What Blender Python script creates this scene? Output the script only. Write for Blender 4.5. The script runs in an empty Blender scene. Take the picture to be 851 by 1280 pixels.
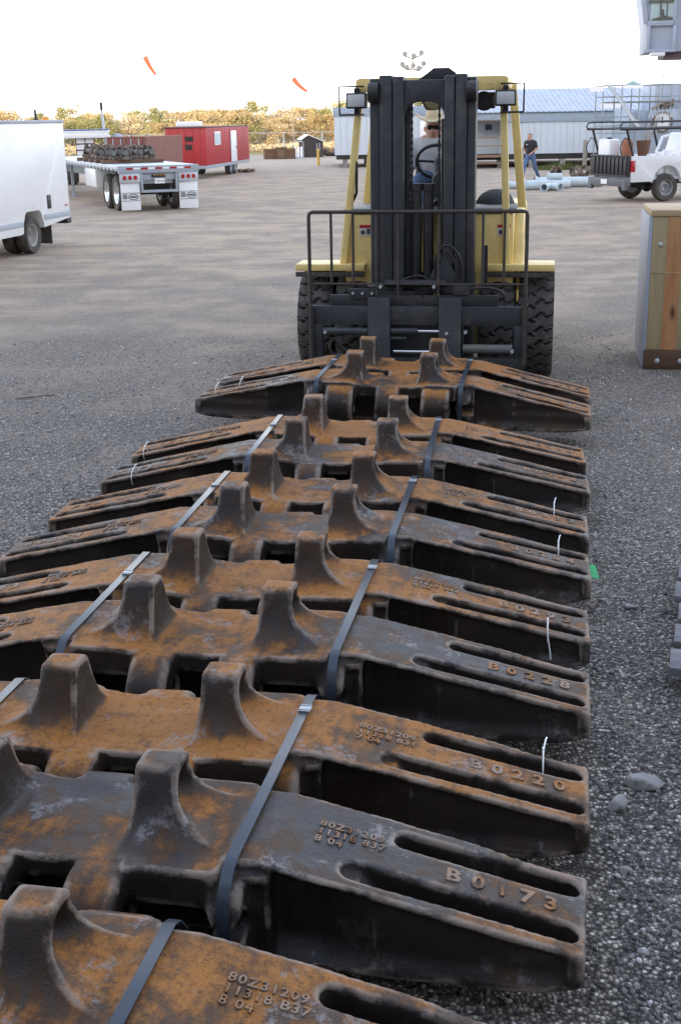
import bpy, bmesh, math, random
import numpy as np
from mathutils import Vector, Matrix, Euler
random.seed(7); rng = np.random.default_rng(7)
sc = bpy.context.scene; COL = sc.collection
R = math.radians; PI = math.pi

# ------------------------------------------------------------------ materials
MATS = {}
class NT:
    def __init__(s, m):
        m.use_nodes = True; s.t = m.node_tree; s.t.nodes.clear()
    def n(s, typ, **kw):
        nd = s.t.nodes.new(typ)
        for k, v in kw.items():
            if k.startswith('i_'):
                nd.inputs[k[2:].replace('_', ' ')].default_value = v
            else: setattr(nd, k, v)
        return nd
    def l(s, a, b): s.t.links.new(a, b)
    def noise(s, vec, scale, detail=5, rough=.6):
        nd = s.n('ShaderNodeTexNoise'); nd.inputs['Scale'].default_value = scale
        nd.inputs['Detail'].default_value = detail; nd.inputs['Roughness'].default_value = rough
        s.l(vec, nd.inputs['Vector']); return nd.outputs['Fac']
    def ramp(s, fac, stops, interp='LINEAR'):
        nd = s.n('ShaderNodeValToRGB'); e = nd.color_ramp.elements; nd.color_ramp.interpolation = interp
        while len(e) > 1: e.remove(e[0])
        for i, (p, c) in enumerate(stops):
            el = e[0] if i == 0 else e.new(p)
            el.position = p; el.color = (*c, 1) if len(c) == 3 else c
        s.l(fac, nd.inputs[0]); return nd.outputs[0]
    def fr(s, fac, a, b):      # smooth 0..1 step between a and b
        nd = s.n('ShaderNodeMapRange'); nd.interpolation_type = 'SMOOTHSTEP'
        nd.inputs['From Min'].default_value = a; nd.inputs['From Max'].default_value = b
        s.l(fac, nd.inputs['Value']); return nd.outputs['Result']
    def math(s, op, a, b=None):
        nd = s.n('ShaderNodeMath', operation=op)
        for i, v in enumerate((a, b)):
            if v is None: continue
            if isinstance(v, (int, float)): nd.inputs[i].default_value = v
            else: s.l(v, nd.inputs[i])
        return nd.outputs[0]
    def mix(s, fac, a, b, mode='MIX'):
        nd = s.n('ShaderNodeMix', data_type='RGBA', blend_type=mode)
        for i, v in ((0, fac), (6, a), (7, b)):
            if isinstance(v, (int, float)): nd.inputs[i].default_value = v
            elif isinstance(v, tuple): nd.inputs[i].default_value = (*v, 1)
            else: s.l(v, nd.inputs[i])
        return nd.outputs[2]
    def out(s, col, rough=.6, metal=0., height=None, bstr=.3, bdist=.01, **kw):
        b = s.n('ShaderNodeBsdfPrincipled')
        for k, v in (('Base Color', col), ('Roughness', rough), ('Metallic', metal)):
            if isinstance(v, (int, float)): b.inputs[k].default_value = v
            elif isinstance(v, tuple): b.inputs[k].default_value = (*v, 1)
            else: s.l(v, b.inputs[k])
        for k, v in kw.items(): b.inputs[k.replace('_', ' ')].default_value = v
        if height is not None:
            bp = s.n('ShaderNodeBump'); bp.inputs['Strength'].default_value = bstr; bp.inputs['Distance'].default_value = bdist
            s.l(height, bp.inputs['Height']); s.l(bp.outputs[0], b.inputs['Normal'])
        o = s.n('ShaderNodeOutputMaterial'); s.l(b.outputs[0], o.inputs[0]); return b
    def coord(s): return s.n('ShaderNodeTexCoord').outputs['Object']
    def rnd(s): return s.n('ShaderNodeObjectInfo').outputs['Random']
    def shifted(s, amt=37.):
        v = s.n('ShaderNodeVectorMath', operation='ADD'); s.l(s.coord(), v.inputs[0])
        c = s.n('ShaderNodeCombineXYZ'); r = s.math('MULTIPLY', s.rnd(), amt)
        s.l(r, c.inputs[0]); s.l(r, c.inputs[1]); s.l(c.outputs[0], v.inputs[1]); return v.outputs[0]
    def up(s):
        g = s.n('ShaderNodeNewGeometry'); x = s.n('ShaderNodeSeparateXYZ'); s.l(g.outputs['Normal'], x.inputs[0]); return x.outputs[2]

def paint(name, col, rough=.5, metal=0., var=.18, scale=4., dirt=(.16, .13, .10), damt=.35, dscale=1.6, bump=.02, spec=.5):
    if name in MATS: return MATS[name]
    m = bpy.data.materials.new(name); t = NT(m); v = t.shifted()
    f = t.noise(v, scale, 6); f2 = t.noise(v, dscale, 8, .7); f3 = t.noise(v, scale*9, 3)
    c = t.mix(f, tuple(x*(1-var) for x in col), tuple(min(1, x*(1+var)) for x in col))
    c = t.mix(t.math('MULTIPLY', t.fr(f2, .48, .72), damt), c, dirt)
    r = t.math('ADD', t.math('MULTIPLY', f2, .25), rough-.12)
    t.out(c, r, metal, t.math('ADD', f3, f), .25, bump, Specular_IOR_Level=spec)
    MATS[name] = m; return m

def rust_mat(name, amount=.0, dark=1.):
    m = bpy.data.materials.new(name); t = NT(m); v = t.shifted(53.); co = t.coord(); rd = t.rnd()
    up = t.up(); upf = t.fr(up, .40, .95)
    big = t.noise(v, 2.3, 8, .62); mid = t.noise(v, 7.5, 8, .68); fine = t.noise(v, 46, 6, .7); grit = t.noise(v, 190, 3)
    # run marks: noise stretched along the height
    mp = t.n('ShaderNodeMapping'); mp.inputs['Scale'].default_value = (26, 7, 2.0); t.l(v, mp.inputs[0]); runs = t.noise(mp.outputs[0], 1., 5, .6)
    steel = t.mix(mid, (.018*dark, .017*dark, .018*dark), (.066*dark, .066*dark, .077*dark))
    brown = t.mix(fine, (.038, .022, .013), (.095, .049, .024))
    orange = t.mix(fine, (.23, .088, .017), (.50, .205, .040))
    a = t.math('ADD', t.math('MULTIPLY', big, .62), t.math('MULTIPLY', mid, .42))
    oc = t.n('ShaderNodeSeparateColor'); t.l(t.n('ShaderNodeObjectInfo').outputs['Color'], oc.inputs[0]); a = t.math('ADD', a, t.math('MULTIPLY', t.math('SUBTRACT', oc.outputs[0], .5), .20))
    a = t.math('ADD', a, t.math('MULTIPLY', upf, .10)); a = t.math('ADD', a, amount - .035)
    a = t.math('ADD', a, t.math('MULTIPLY', t.math('SUBTRACT', runs, .5), .20)); ox = t.n('ShaderNodeSeparateXYZ'); t.l(co, ox.inputs[0]); a = t.math('SUBTRACT', a, t.math('MULTIPLY', t.fr(ox.outputs[0], .42, .75), .036)); a = t.math('ADD', a, .010)
    c = t.mix(t.fr(a, .43, .55), steel, brown)
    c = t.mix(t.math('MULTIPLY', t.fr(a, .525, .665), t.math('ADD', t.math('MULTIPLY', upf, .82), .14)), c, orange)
    c = t.mix(t.math('MULTIPLY', t.fr(fine, .48, .66), .6), c, (.03, .019, .014)); c = t.mix(t.math('MULTIPLY', t.fr(grit, .52, .68), .45), c, (.022, .015, .012)); c = t.mix(t.math('MULTIPLY', t.fr(t.noise(v, 14, 7, .75), .54, .66), .5), c, (.045, .028, .02))
    # dark scale deepened with painted shade where the casting faces sideways or down
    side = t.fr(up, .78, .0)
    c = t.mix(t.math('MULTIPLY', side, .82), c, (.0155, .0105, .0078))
    # pale scrapes and lime smears, more on raised edges
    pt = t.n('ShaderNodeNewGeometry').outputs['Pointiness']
    sm = t.noise(v, 5.2, 7, .72); sp = t.math('MULTIPLY', t.fr(sm, .555, .625), t.fr(fine, .40, .60))
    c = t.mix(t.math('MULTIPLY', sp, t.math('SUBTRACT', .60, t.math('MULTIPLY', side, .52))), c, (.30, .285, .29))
    ed = t.math('MULTIPLY', t.fr(pt, .503, .522), t.fr(mid, .40, .58))
    c = t.mix(t.math('MULTIPLY', ed, .72), c, (.29, .235, .195))
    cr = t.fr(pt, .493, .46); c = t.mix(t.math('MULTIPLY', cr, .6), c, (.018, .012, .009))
    r = t.math('ADD', t.math('MULTIPLY', t.fr(a, .45, .62), .30), .34); r = t.math('ADD', r, t.math('MULTIPLY', fine, .14))
    hgt = t.math('ADD', t.math('MULTIPLY', fine, .55), t.math('MULTIPLY', grit, .35)); hgt = t.math('ADD', hgt, t.math('MULTIPLY', mid, 1.1))
    t.out(c, r, .0, hgt, .6, .010, Specular_IOR_Level=.34)
    MATS[name] = m; return m

def flat(name, col, rough=.5, metal=0., **kw):
    m = bpy.data.materials.new(name); t = NT(m); f = t.noise(t.shifted(), 20, 4)
    c = t.mix(f, tuple(x*.9 for x in col), tuple(min(1, x*1.1) for x in col))
    t.out(c, rough, metal, f, .08, .003, **kw); MATS[name] = m; return m

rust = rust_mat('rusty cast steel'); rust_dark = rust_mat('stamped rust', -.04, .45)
yellow = paint('pale yellow paint', (.86, .65, .24), .40, var=.06, dirt=(.30, .23, .12), damt=.34, dscale=3.)
mast_b = paint('charcoal mast paint', (.036, .039, .044), .45, var=.25, dirt=(.13, .12, .11), damt=.5, dscale=3.)
black_p = paint('black paint', (.018, .018, .020), .5, damt=.3, dirt=(.08, .07, .06))
rubber = paint('tyre rubber', (.062, .057, .052), .85, var=.2, dirt=(.19, .165, .14), damt=.75, dscale=5)
rubber_d = paint('tyre groove', (.012, .012, .012), .85, damt=.2)
chrome = flat('chrome rod', (.75, .77, .8), .12, 1.)
white_p = paint('white vehicle paint', (.80, .81, .82), .3, var=.03, dirt=(.42, .40, .37), damt=.12, dscale=.9)
white_panel = paint('white cladding', (.56, .62, .69), .55, var=.05, dirt=(.42, .42, .41), damt=.3, dscale=.7)
grey_m = paint('grey painted metal', (.36, .40, .45), .5, var=.1)
lgrey = paint('pale galvanised metal', (.55, .60, .65), .4, .35, var=.1, damt=.2)
blue_band = paint('slate blue band', (.30, .37, .46), .55, var=.06, damt=.2)
red_p = paint('red cladding', (.45, .035, .040), .5, var=.12, dirt=(.22, .05, .04), damt=.4)
brown_c = paint('container brown paint', (.215, .075, .060), .6, var=.15, dirt=(.12, .06, .04), damt=.4)
plastic_w = flat('white plastic', (.85, .86, .87), .35)
glass_d = flat('dark window glass', (.03, .04, .05), .08)
glass_p = flat('pale window glass', (.48, .60, .60), .06)
lens = flat('lamp lens', (.62, .64, .64), .12)
red_l = flat('red lamp lens', (.42, .015, .02), .2)
amber = flat('amber lens', (.75, .30, .03), .25)
ylet = flat('yellow lettering', (.70, .50, .12), .6)
wlet = flat('white lettering', (.75, .72, .70), .6)
dlet = flat('dark lettering', (.06, .06, .07), .6)
green_tag = flat('green card', (.05, .42, .16), .6)
strap_m = paint('blue black steel strapping', (.040, .052, .072), .30, .25, var=.15, damt=.25, dirt=(.10, .105, .115), dscale=5, bump=.002)
seal_m = flat('bright seal clip', (.42, .44, .46), .35, .7)
skin = paint('skin', (.46, .25, .18), .5, var=.1, damt=0)
shirt_g = paint('grey shirt cloth', (.50, .53, .57), .85, var=.12, scale=9, damt=.1, bump=.02)
shirt_k = paint('black shirt cloth', (.022, .022, .026), .85, damt=.05)
denim = paint('blue denim', (.075, .13, .25), .8, var=.3, scale=12, damt=.1)
straw = paint('pale straw', (.70, .60, .42), .7, var=.12, scale=20, damt=.1)
hair_m = paint('brown hair', (.05, .032, .022), .7, damt=0)
shade = flat('black sunglass lens', (.01, .01, .012), .1)
windsock_m = paint('red orange nylon', (.70, .10, .05), .65, var=.12, damt=0)
pipe_m = paint('pale blue grey pipe', (.50, .58, .62), .45, var=.08, damt=.25)
wood_gray = None
def wood(name, ca, cb, knots=True, axis=2, ring=9.):
    m = bpy.data.materials.new(name); t = NT(m); v = t.shifted(11.)
    mp = t.n('ShaderNodeMapping'); s = [ring, ring, ring]; s[axis] = ring*.09
    mp.inputs['Scale'].default_value = s; t.l(v, mp.inputs[0])
    f = t.noise(mp.outputs[0], 1., 6, .6); g = t.noise(mp.outputs[0], 9., 4, .6); b = t.noise(v, 1.7, 5)
    c = t.mix(t.fr(f, .35, .65), ca, cb); c = t.mix(t.math('MULTIPLY', t.fr(g, .5, .75), .45), c, tuple(x*.55 for x in ca))
    c = t.mix(t.math('MULTIPLY', t.fr(b, .5, .75), .4), c, tuple(x*.7 for x in ca))
    if knots:
        vo = t.n('ShaderNodeTexVoronoi'); vo.inputs['Scale'].default_value = 1.; vo.inputs['Randomness'].default_value = 1.
        mk = t.n('ShaderNodeMapping'); mk.inputs['Scale'].default_value = (7, 7, 2.6); t.l(v, mk.inputs[0]); t.l(mk.outputs[0], vo.inputs['Vector']); k = t.math('MULTIPLY', t.fr(vo.outputs['Distance'], .30, .08), t.fr(b, .40, .55))
        c = t.mix(k, c, (.10, .03, .012))
    t.out(c, .7, 0., g, .3, .004); MATS[name] = m; return m
pine = wood('pine boards', (.40, .33, .19), (.52, .40, .22), False)
pine_red = wood('reddish pine heartwood', (.48, .20, .08), (.56, .33, .15))
pine_top = wood('pale pine top', (.50, .37, .22), (.58, .44, .28), False, 0)
wood_dark = wood('dark stained timber', (.10, .055, .03), (.16, .09, .05), False, 0)
wood_grey = wood('grey weathered boards', (.11, .108, .12), (.17, .167, .185), False, 0, 14.)

# ------------------------------------------------------------------ mesh helpers
EACH = {'pier', 'lock_bar', 'bolt', 'marker_light', 'red_tape', 'white_tape', 'roller', 'pin', 'landing_leg', 'bottle', 'rivet', 'wall_box', 'sign_board', 'label_print', 'bearer', 'deck_board', 'pane', 'tool', 'cylinder_rod', 'axle_beam', 'roll_bar', 'glazing_bar_x', 'board'}
class MB:
    def __init__(s): s.bm = bmesh.new(); s.mats = []; s.cur = 0
    def mat(s, m):
        if m not in s.mats: s.mats.append(m)
        s.cur = s.mats.index(m); return s
    def _f(s, vs):
        try:
            f = s.bm.faces.new(vs); f.material_index = s.cur; return f
        except ValueError: return None
    def hexa(s, P):
        v = [s.bm.verts.new(p) for p in P]
        for q in ((0, 3, 2, 1), (4, 5, 6, 7), (0, 1, 5, 4), (1, 2, 6, 5), (2, 3, 7, 6), (3, 0, 4, 7)): s._f([v[i] for i in q])
        return s
    def box(s, c, d, rot=None):
        x, y, z = (k/2 for k in d); M_ = rot.to_matrix() if isinstance(rot, Euler) else rot
        P = [Vector(p) for p in ((-x, -y, -z), (x, -y, -z), (x, y, -z), (-x, y, -z), (-x, -y, z), (x, -y, z), (x, y, z), (-x, y, z))]
        if M_ is not None: P = [M_ @ p for p in P]
        return s.hexa([p+Vector(c) for p in P])
    def b(s, x0, x1, y0, y1, z0, z1): return s.box(((x0+x1)/2, (y0+y1)/2, (z0+z1)/2), (abs(x1-x0), abs(y1-y0), abs(z1-z0)))
    def bar(s, p0, p1, w, h, up=(0, 0, 1)):
        p0 = Vector(p0); p1 = Vector(p1); d = (p1-p0); L = d.length; d.normalize(); u = Vector(up)
        if abs(d.dot(u)) > .98: u = Vector((0, 1, 0))
        r = d.cross(u).normalized(); u = r.cross(d)
        Mx = Matrix((r, d, u)).transposed(); return s.box((p0+p1)/2, (w, L, h), Mx)
    def tube(s, pts, r, seg=8, closed=False):
        pts = [Vector(p) for p in pts]; n = len(pts); rs = r if isinstance(r, (list, tuple)) else [r]*n; rings = []; u = None
        for i, p in enumerate(pts):
            if closed: d = pts[(i+1) % n]-pts[i-1]
            else: d = pts[min(i+1, n-1)]-pts[max(i-1, 0)]
            if d.length < 1e-9: d = Vector((0, 0, 1))
            d.normalize()
            if u is None: u = Vector((0, 0, 1)) if abs(d.z) < .9 else Vector((1, 0, 0))
            u = (u-d*u.dot(d))
            if u.length < 1e-6: u = d.orthogonal()
            u.normalize(); w = d.cross(u)
            rings.append([s.bm.verts.new(p+(u*math.cos(2*PI*k/seg)+w*math.sin(2*PI*k/seg))*rs[i]) for k in range(seg)])
        m = n if closed else n-1
        for i in range(m):
            a, b_ = rings[i], rings[(i+1) % n]
            for k in range(seg): s._f([a[k], a[(k+1) % seg], b_[(k+1) % seg], b_[k]])
        if not closed: s._f(rings[0][::-1]); s._f(rings[-1])
        return s
    def cyl(s, p0, p1, r0, r1=None, seg=16): return s.tube([p0, p1], [r0, r0 if r1 is None else r1], seg)
    def prism(s, poly, axis, a0, a1):
        def P(u, v, a): return {'x': (a, u, v), 'y': (u, a, v), 'z': (u, v, a)}[axis]
        A = [s.bm.verts.new(P(u, v, a0)) for u, v in poly]; B = [s.bm.verts.new(P(u, v, a1)) for u, v in poly]; n = len(poly)
        s._f(A); s._f(B[::-1])
        for i in range(n): s._f([A[i], B[i], B[(i+1) % n], A[(i+1) % n]])
        return s
    def lathe(s, prof, axis='z', seg=24, c=(0, 0, 0), closed=False):
        rings = []
        for r, a in prof:
            ring = []
            for k in range(seg):
                t = 2*PI*k/seg; x, y = r*math.cos(t), r*math.sin(t)
                p = {'z': (x, y, a), 'x': (a, x, y), 'y': (x, a, y)}[axis]
                ring.append(s.bm.verts.new(Vector(p)+Vector(c)))
            rings.append(ring)
        pairs = list(zip(rings, rings[1:]))+([(rings[-1], rings[0])] if closed else [])
        for a_, b_ in pairs:
            for k in range(seg): s._f([a_[k], a_[(k+1) % seg], b_[(k+1) % seg], b_[k]])
        if not closed: s._f(rings[0][::-1]); s._f(rings[-1])
        return s
    def quad(s, *P): s._f([s.bm.verts.new(p) for p in P]); return s
    def sphere(s, c, r, seg=10, sq=(1, 1, 1)):
        n = len(s.bm.faces); bmesh.ops.create_uvsphere(s.bm, u_segments=seg, v_segments=max(5, seg*2//3), radius=1., matrix=Matrix.Translation(c) @ Matrix.Diagonal((r*sq[0], r*sq[1], r*sq[2], 1)))
        s.bm.faces.ensure_lookup_table()
        for i in range(n, len(s.bm.faces)): s.bm.faces[i].material_index = s.cur
        return s
    def islands(s):
        seen = set(); out = []
        for v in s.bm.verts:
            if v in seen: continue
            st = [v]; seen.add(v); isl = []
            while st:
                q = st.pop(); isl.append(q)
                for e in q.link_edges:
                    o = e.other_vert(q)
                    if o not in seen: seen.add(o); st.append(o)
            out.append(isl)
        return out
    def build(s, name, mat=None, parent=None, bevel=0., seg=2, angle=35, loc=None):
        if name in EACH:                    # countable parts: one object for each separate piece
            last = None
            for isl in s.islands():
                m = MB(); m.mats = list(s.mats); vs = {v: m.bm.verts.new(v.co) for v in isl}
                for f in {f for v in isl for f in v.link_faces}:
                    g = m._f([vs[v] for v in f.verts]); g.material_index = f.material_index
                last = m._build(name, mat, parent, bevel, seg, angle, loc)
            s.bm.free(); return last
        return s._build(name, mat, parent, bevel, seg, angle, loc)
    def _build(s, name, mat=None, parent=None, bevel=0., seg=2, angle=35, loc=None):
        bmesh.ops.recalc_face_normals(s.bm, faces=s.bm.faces)
        if bevel:
            ed = [e for e in s.bm.edges if len(e.link_faces) == 2 and e.calc_face_angle(0) > R(40)]
            bmesh.ops.bevel(s.bm, geom=ed, offset=bevel, segments=seg, profile=.5, affect='EDGES', clamp_overlap=True)
        me = bpy.data.meshes.new(name); s.bm.to_mesh(me); s.bm.free()
        for m in (s.mats or [mat]): me.materials.append(m)
        return link(name, me, parent, angle, loc)

def link(name, me, parent=None, angle=35, loc=None):
    for p in me.polygons: p.use_smooth = True
    me.set_sharp_from_angle(angle=R(angle))
    o = bpy.data.objects.new(name, me); COL.objects.link(o)
    if parent is not None: o.parent = parent
    if loc is not None: o.location = loc
    return o
def tag(o, label=None, cat=None, group=None, kind=None):
    for k, v in (('label', label), ('category', cat), ('group', group), ('kind', kind)):
        if v: o[k] = v
    return o
def thing(name, label, cat, loc=(0, 0, 0), rz=0., group=None):
    o = bpy.data.objects.new(name, None); COL.objects.link(o); o.location = loc; o.rotation_euler = (0, 0, rz)
    o.empty_display_size = .2; return tag(o, label, cat, group)
def struct(o): o['kind'] = 'structure'; return o
def copy_tree(o, parent=None):
    c = o.copy(); COL.objects.link(c)
    if parent is not None: c.parent = parent
    for ch in list(o.children): copy_tree(ch, c)
    return c
def text_mesh(body, size, extrude, spacing=1., line=1., align='LEFT', bevel=0., bold=0.):
    cu = bpy.data.curves.new('lettering', 'FONT'); cu.body = body; cu.size = size; cu.extrude = extrude; cu.space_character = spacing
    cu.space_line = line; cu.align_x = align; cu.resolution_u = 2; cu.bevel_depth = bevel; cu.bevel_resolution = 0; cu.offset = bold
    o = bpy.data.objects.new('lettering', cu); COL.objects.link(o)
    bpy.context.view_layer.update()
    me = bpy.data.meshes.new_from_object(o.evaluated_get(bpy.context.evaluated_depsgraph_get()))
    bpy.data.objects.remove(o); return me
def text(name, body, size, parent, loc, rot, mat, extrude=.004, spacing=1., align='CENTER', line=1., bevel=0., me=None):
    me = me or text_mesh(body, size, extrude, spacing, line, align, bevel)
    me.materials.clear(); me.materials.append(mat)
    o = bpy.data.objects.new(name, me); COL.objects.link(o); o.parent = parent; o.location = loc; o.rotation_euler = rot; return o

# ------------------------------------------------------------------ implicit surfaces (castings and bodies)
def smin(a, b, k): h = np.clip(.5+.5*(b-a)/k, 0, 1); return b*(1-h)+a*h-k*h*(1-h)
def smax(a, b, k): return -smin(-a, -b, k)
def rbox(x, y, z, x0, x1, y0, y1, z0, z1, r):
    qx = np.abs(x-(x0+x1)/2)-(x1-x0)/2+r; qy = np.abs(y-(y0+y1)/2)-(y1-y0)/2+r; qz = np.abs(z-(z0+z1)/2)-(z1-z0)/2+r
    o = np.sqrt(np.maximum(qx, 0)**2+np.maximum(qy, 0)**2+np.maximum(qz, 0)**2)
    return o+np.minimum(np.maximum(qx, np.maximum(qy, qz)), 0)-r
def capsule(x, y, z, a, b, ra, rb):
    a = np.array(a, float); b = np.array(b, float); ba = b-a; L = ba@ba
    px, py, pz = x-a[0], y-a[1], z-a[2]; h = np.clip((px*ba[0]+py*ba[1]+pz*ba[2])/L, 0, 1)
    return np.sqrt((px-ba[0]*h)**2+(py-ba[1]*h)**2+(pz-ba[2]*h)**2)-(ra+(rb-ra)*h)
def ell(x, y, z, c, r):
    k = np.sqrt(((x-c[0])/r[0])**2+((y-c[1])/r[1])**2+((z-c[2])/r[2])**2); return (k-1)*min(r)
def surface(fn, lo, hi, h, name, relax=1):
    ax = [np.arange(lo[i], hi[i]+h, h) for i in range(3)]
    X, Y, Z = np.meshgrid(*ax, indexing='ij'); V = fn(X, Y, Z).astype(np.float64); S = V < 0; n = np.array(V.shape)-1
    acc = np.zeros((*n, 3)); cnt = np.zeros(n)
    for d in range(3):
        o1, o2 = [k for k in range(3) if k != d]
        for i in (0, 1):
            for j in (0, 1):
                sl = [slice(0, m) for m in n]; sl[o1] = slice(i, n[o1]+i); sl[o2] = slice(j, n[o2]+j)
                s0 = list(sl); s1 = list(sl); s0[d] = slice(0, n[d]); s1[d] = slice(1, n[d]+1)
                a = V[tuple(s0)]; b_ = V[tuple(s1)]; mk = (a < 0) != (b_ < 0); t = np.where(mk, a/np.where(mk, a-b_, 1), 0)
                acc[..., d] += t; acc[..., o1] += mk*i; acc[..., o2] += mk*j; cnt += mk
    act = cnt > 0; idx = -np.ones(n, int); idx[act] = np.arange(act.sum())
    base = np.stack(np.nonzero(act), 1); vt = (base+acc[act]/cnt[act][:, None])*h+np.array(lo); quads = []
    for d in range(3):
        o1, o2 = (d+1) % 3, (d+2) % 3
        s0 = [slice(None)]*3; s1 = [slice(None)]*3; s0[d] = slice(0, -1); s1[d] = slice(1, None)
        a = S[tuple(s0)]; b_ = S[tuple(s1)]; e = np.stack(np.nonzero(a != b_), 1)
        e = e[(e[:, o1] > 0) & (e[:, o2] > 0) & (e[:, o1] < n[o1]) & (e[:, o2] < n[o2])]; fl = a[tuple(e.T)]
        q = []
        for u, w in ((0, 0), (1, 0), (1, 1), (0, 1)):
            c = e.copy(); c[:, o1] -= u; c[:, o2] -= w; q.append(idx[tuple(c.T)])
        q = np.stack(q, 1); q[~fl] = q[~fl][:, ::-1]; quads.append(q)
    Q = np.concatenate(quads)
    for it in range(relax*2):              # Taubin smoothing takes out the grid steps
        s = np.zeros_like(vt); k = np.zeros(len(vt))
        for i in range(4):
            a_, b_ = Q[:, i], Q[:, (i+1) % 4]
            for c_ in range(3): s[:, c_] += np.bincount(a_, vt[b_, c_], len(vt))
            k += np.bincount(a_, minlength=len(vt))
        vt = vt+(.6 if it % 2 == 0 else -.55)*(s/np.maximum(k, 1)[:, None]-vt)
    me = bpy.data.meshes.new(name)
    me.vertices.add(len(vt)); me.vertices.foreach_set('co', vt.ravel()); me.loops.add(Q.size); me.loops.foreach_set('vertex_index', Q.ravel().astype(np.int32))
    me.polygons.add(len(Q)); me.polygons.foreach_set('loop_start', np.arange(0, Q.size, 4, dtype=np.int32)); me.polygons.foreach_set('loop_total', np.full(len(Q), 4, dtype=np.int32))
    me.update(calc_edges=True); me.validate(); return me
def smooth_link(name, me, mat, parent=None):
    me.materials.append(mat)
    for p in me.polygons: p.use_smooth = True
    o = bpy.data.objects.new(name, me); COL.objects.link(o)
    if parent is not None: o.parent = parent
    return o
# ------------------------------------------------------------------ camera and light
cd = bpy.data.cameras.new('camera'); cam = bpy.data.objects.new('camera', cd); COL.objects.link(cam); sc.camera = cam
pit, roll = R(17.54), R(-.98)
fw = Vector((0, math.cos(pit), -math.sin(pit))); rt = Vector((1, 0, 0)); upv = rt.cross(fw)
rt2 = math.cos(roll)*rt+math.sin(roll)*upv; up2 = -math.sin(roll)*rt+math.cos(roll)*upv
mw = Matrix((rt2, up2, -fw)).transposed().to_4x4(); mw.translation = (0, 0, 2.4); cam.matrix_world = mw
cd.sensor_fit = 'VERTICAL'; cd.sensor_height = 36; cd.sensor_width = 24; cd.lens = 1558.16/1280*36; cd.clip_start = .05; cd.clip_end = 6000
sc.view_settings.view_transform = 'Standard'; sc.view_settings.look = 'None'; sc.view_settings.exposure = 0

SUN_EL, SUN_AZ = R(11), math.atan2(-.30, -.95)      # low behind the photographer
sv = Vector((math.sin(SUN_AZ)*math.cos(SUN_EL), math.cos(SUN_AZ)*math.cos(SUN_EL), math.sin(SUN_EL)))
ld = bpy.data.lights.new('sun', 'SUN'); ld.energy = 5.0; ld.angle = R(.5); ld.color = (1., .74, .46)
lo = bpy.data.objects.new('sun', ld); COL.objects.link(lo); lo.rotation_euler = sv.to_track_quat('Z', 'Y').to_euler(); lo.location = sv*50
w = bpy.data.worlds.new('World'); sc.world = w; w.use_nodes = True; t = NT(w)
sky = t.n('ShaderNodeTexSky'); sky.sky_type = 'NISHITA'; sky.sun_disc = False; sky.sun_elevation = SUN_EL; sky.sun_rotation = SUN_AZ
sky.air_density = 1.; sky.dust_density = 3.; sky.ozone_density = 1.2
bg = t.n('ShaderNodeBackground'); bg.inputs[1].default_value = .15; t.l(sky.outputs[0], bg.inputs[0])
# thin bright haze over the whole sky, thickest at the horizon
tc = t.n('ShaderNodeTexCoord').outputs['Generated']; sx = t.n('ShaderNodeSeparateXYZ'); t.l(tc, sx.inputs[0])
hz = t.ramp(t.math('ADD', t.math('MULTIPLY', sx.outputs[2], .5), .5), [(.0, (.18, .17, .16)), (.485, (.30, .29, .28)), (.50, (1.0, .98, .97)), (.60, (.86, .88, .93)), (.75, (.36, .40, .49)), (1., (.26, .30, .40))])
bg2 = t.n('ShaderNodeBackground'); bg2.inputs[1].default_value = 3.0; t.l(hz, bg2.inputs[0])
ad = t.n('ShaderNodeAddShader'); t.l(bg.outputs[0], ad.inputs[0]); t.l(bg2.outputs[0], ad.inputs[1])
wo = t.n('ShaderNodeOutputWorld'); t.l(ad.outputs[0], wo.inputs[0])

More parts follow.
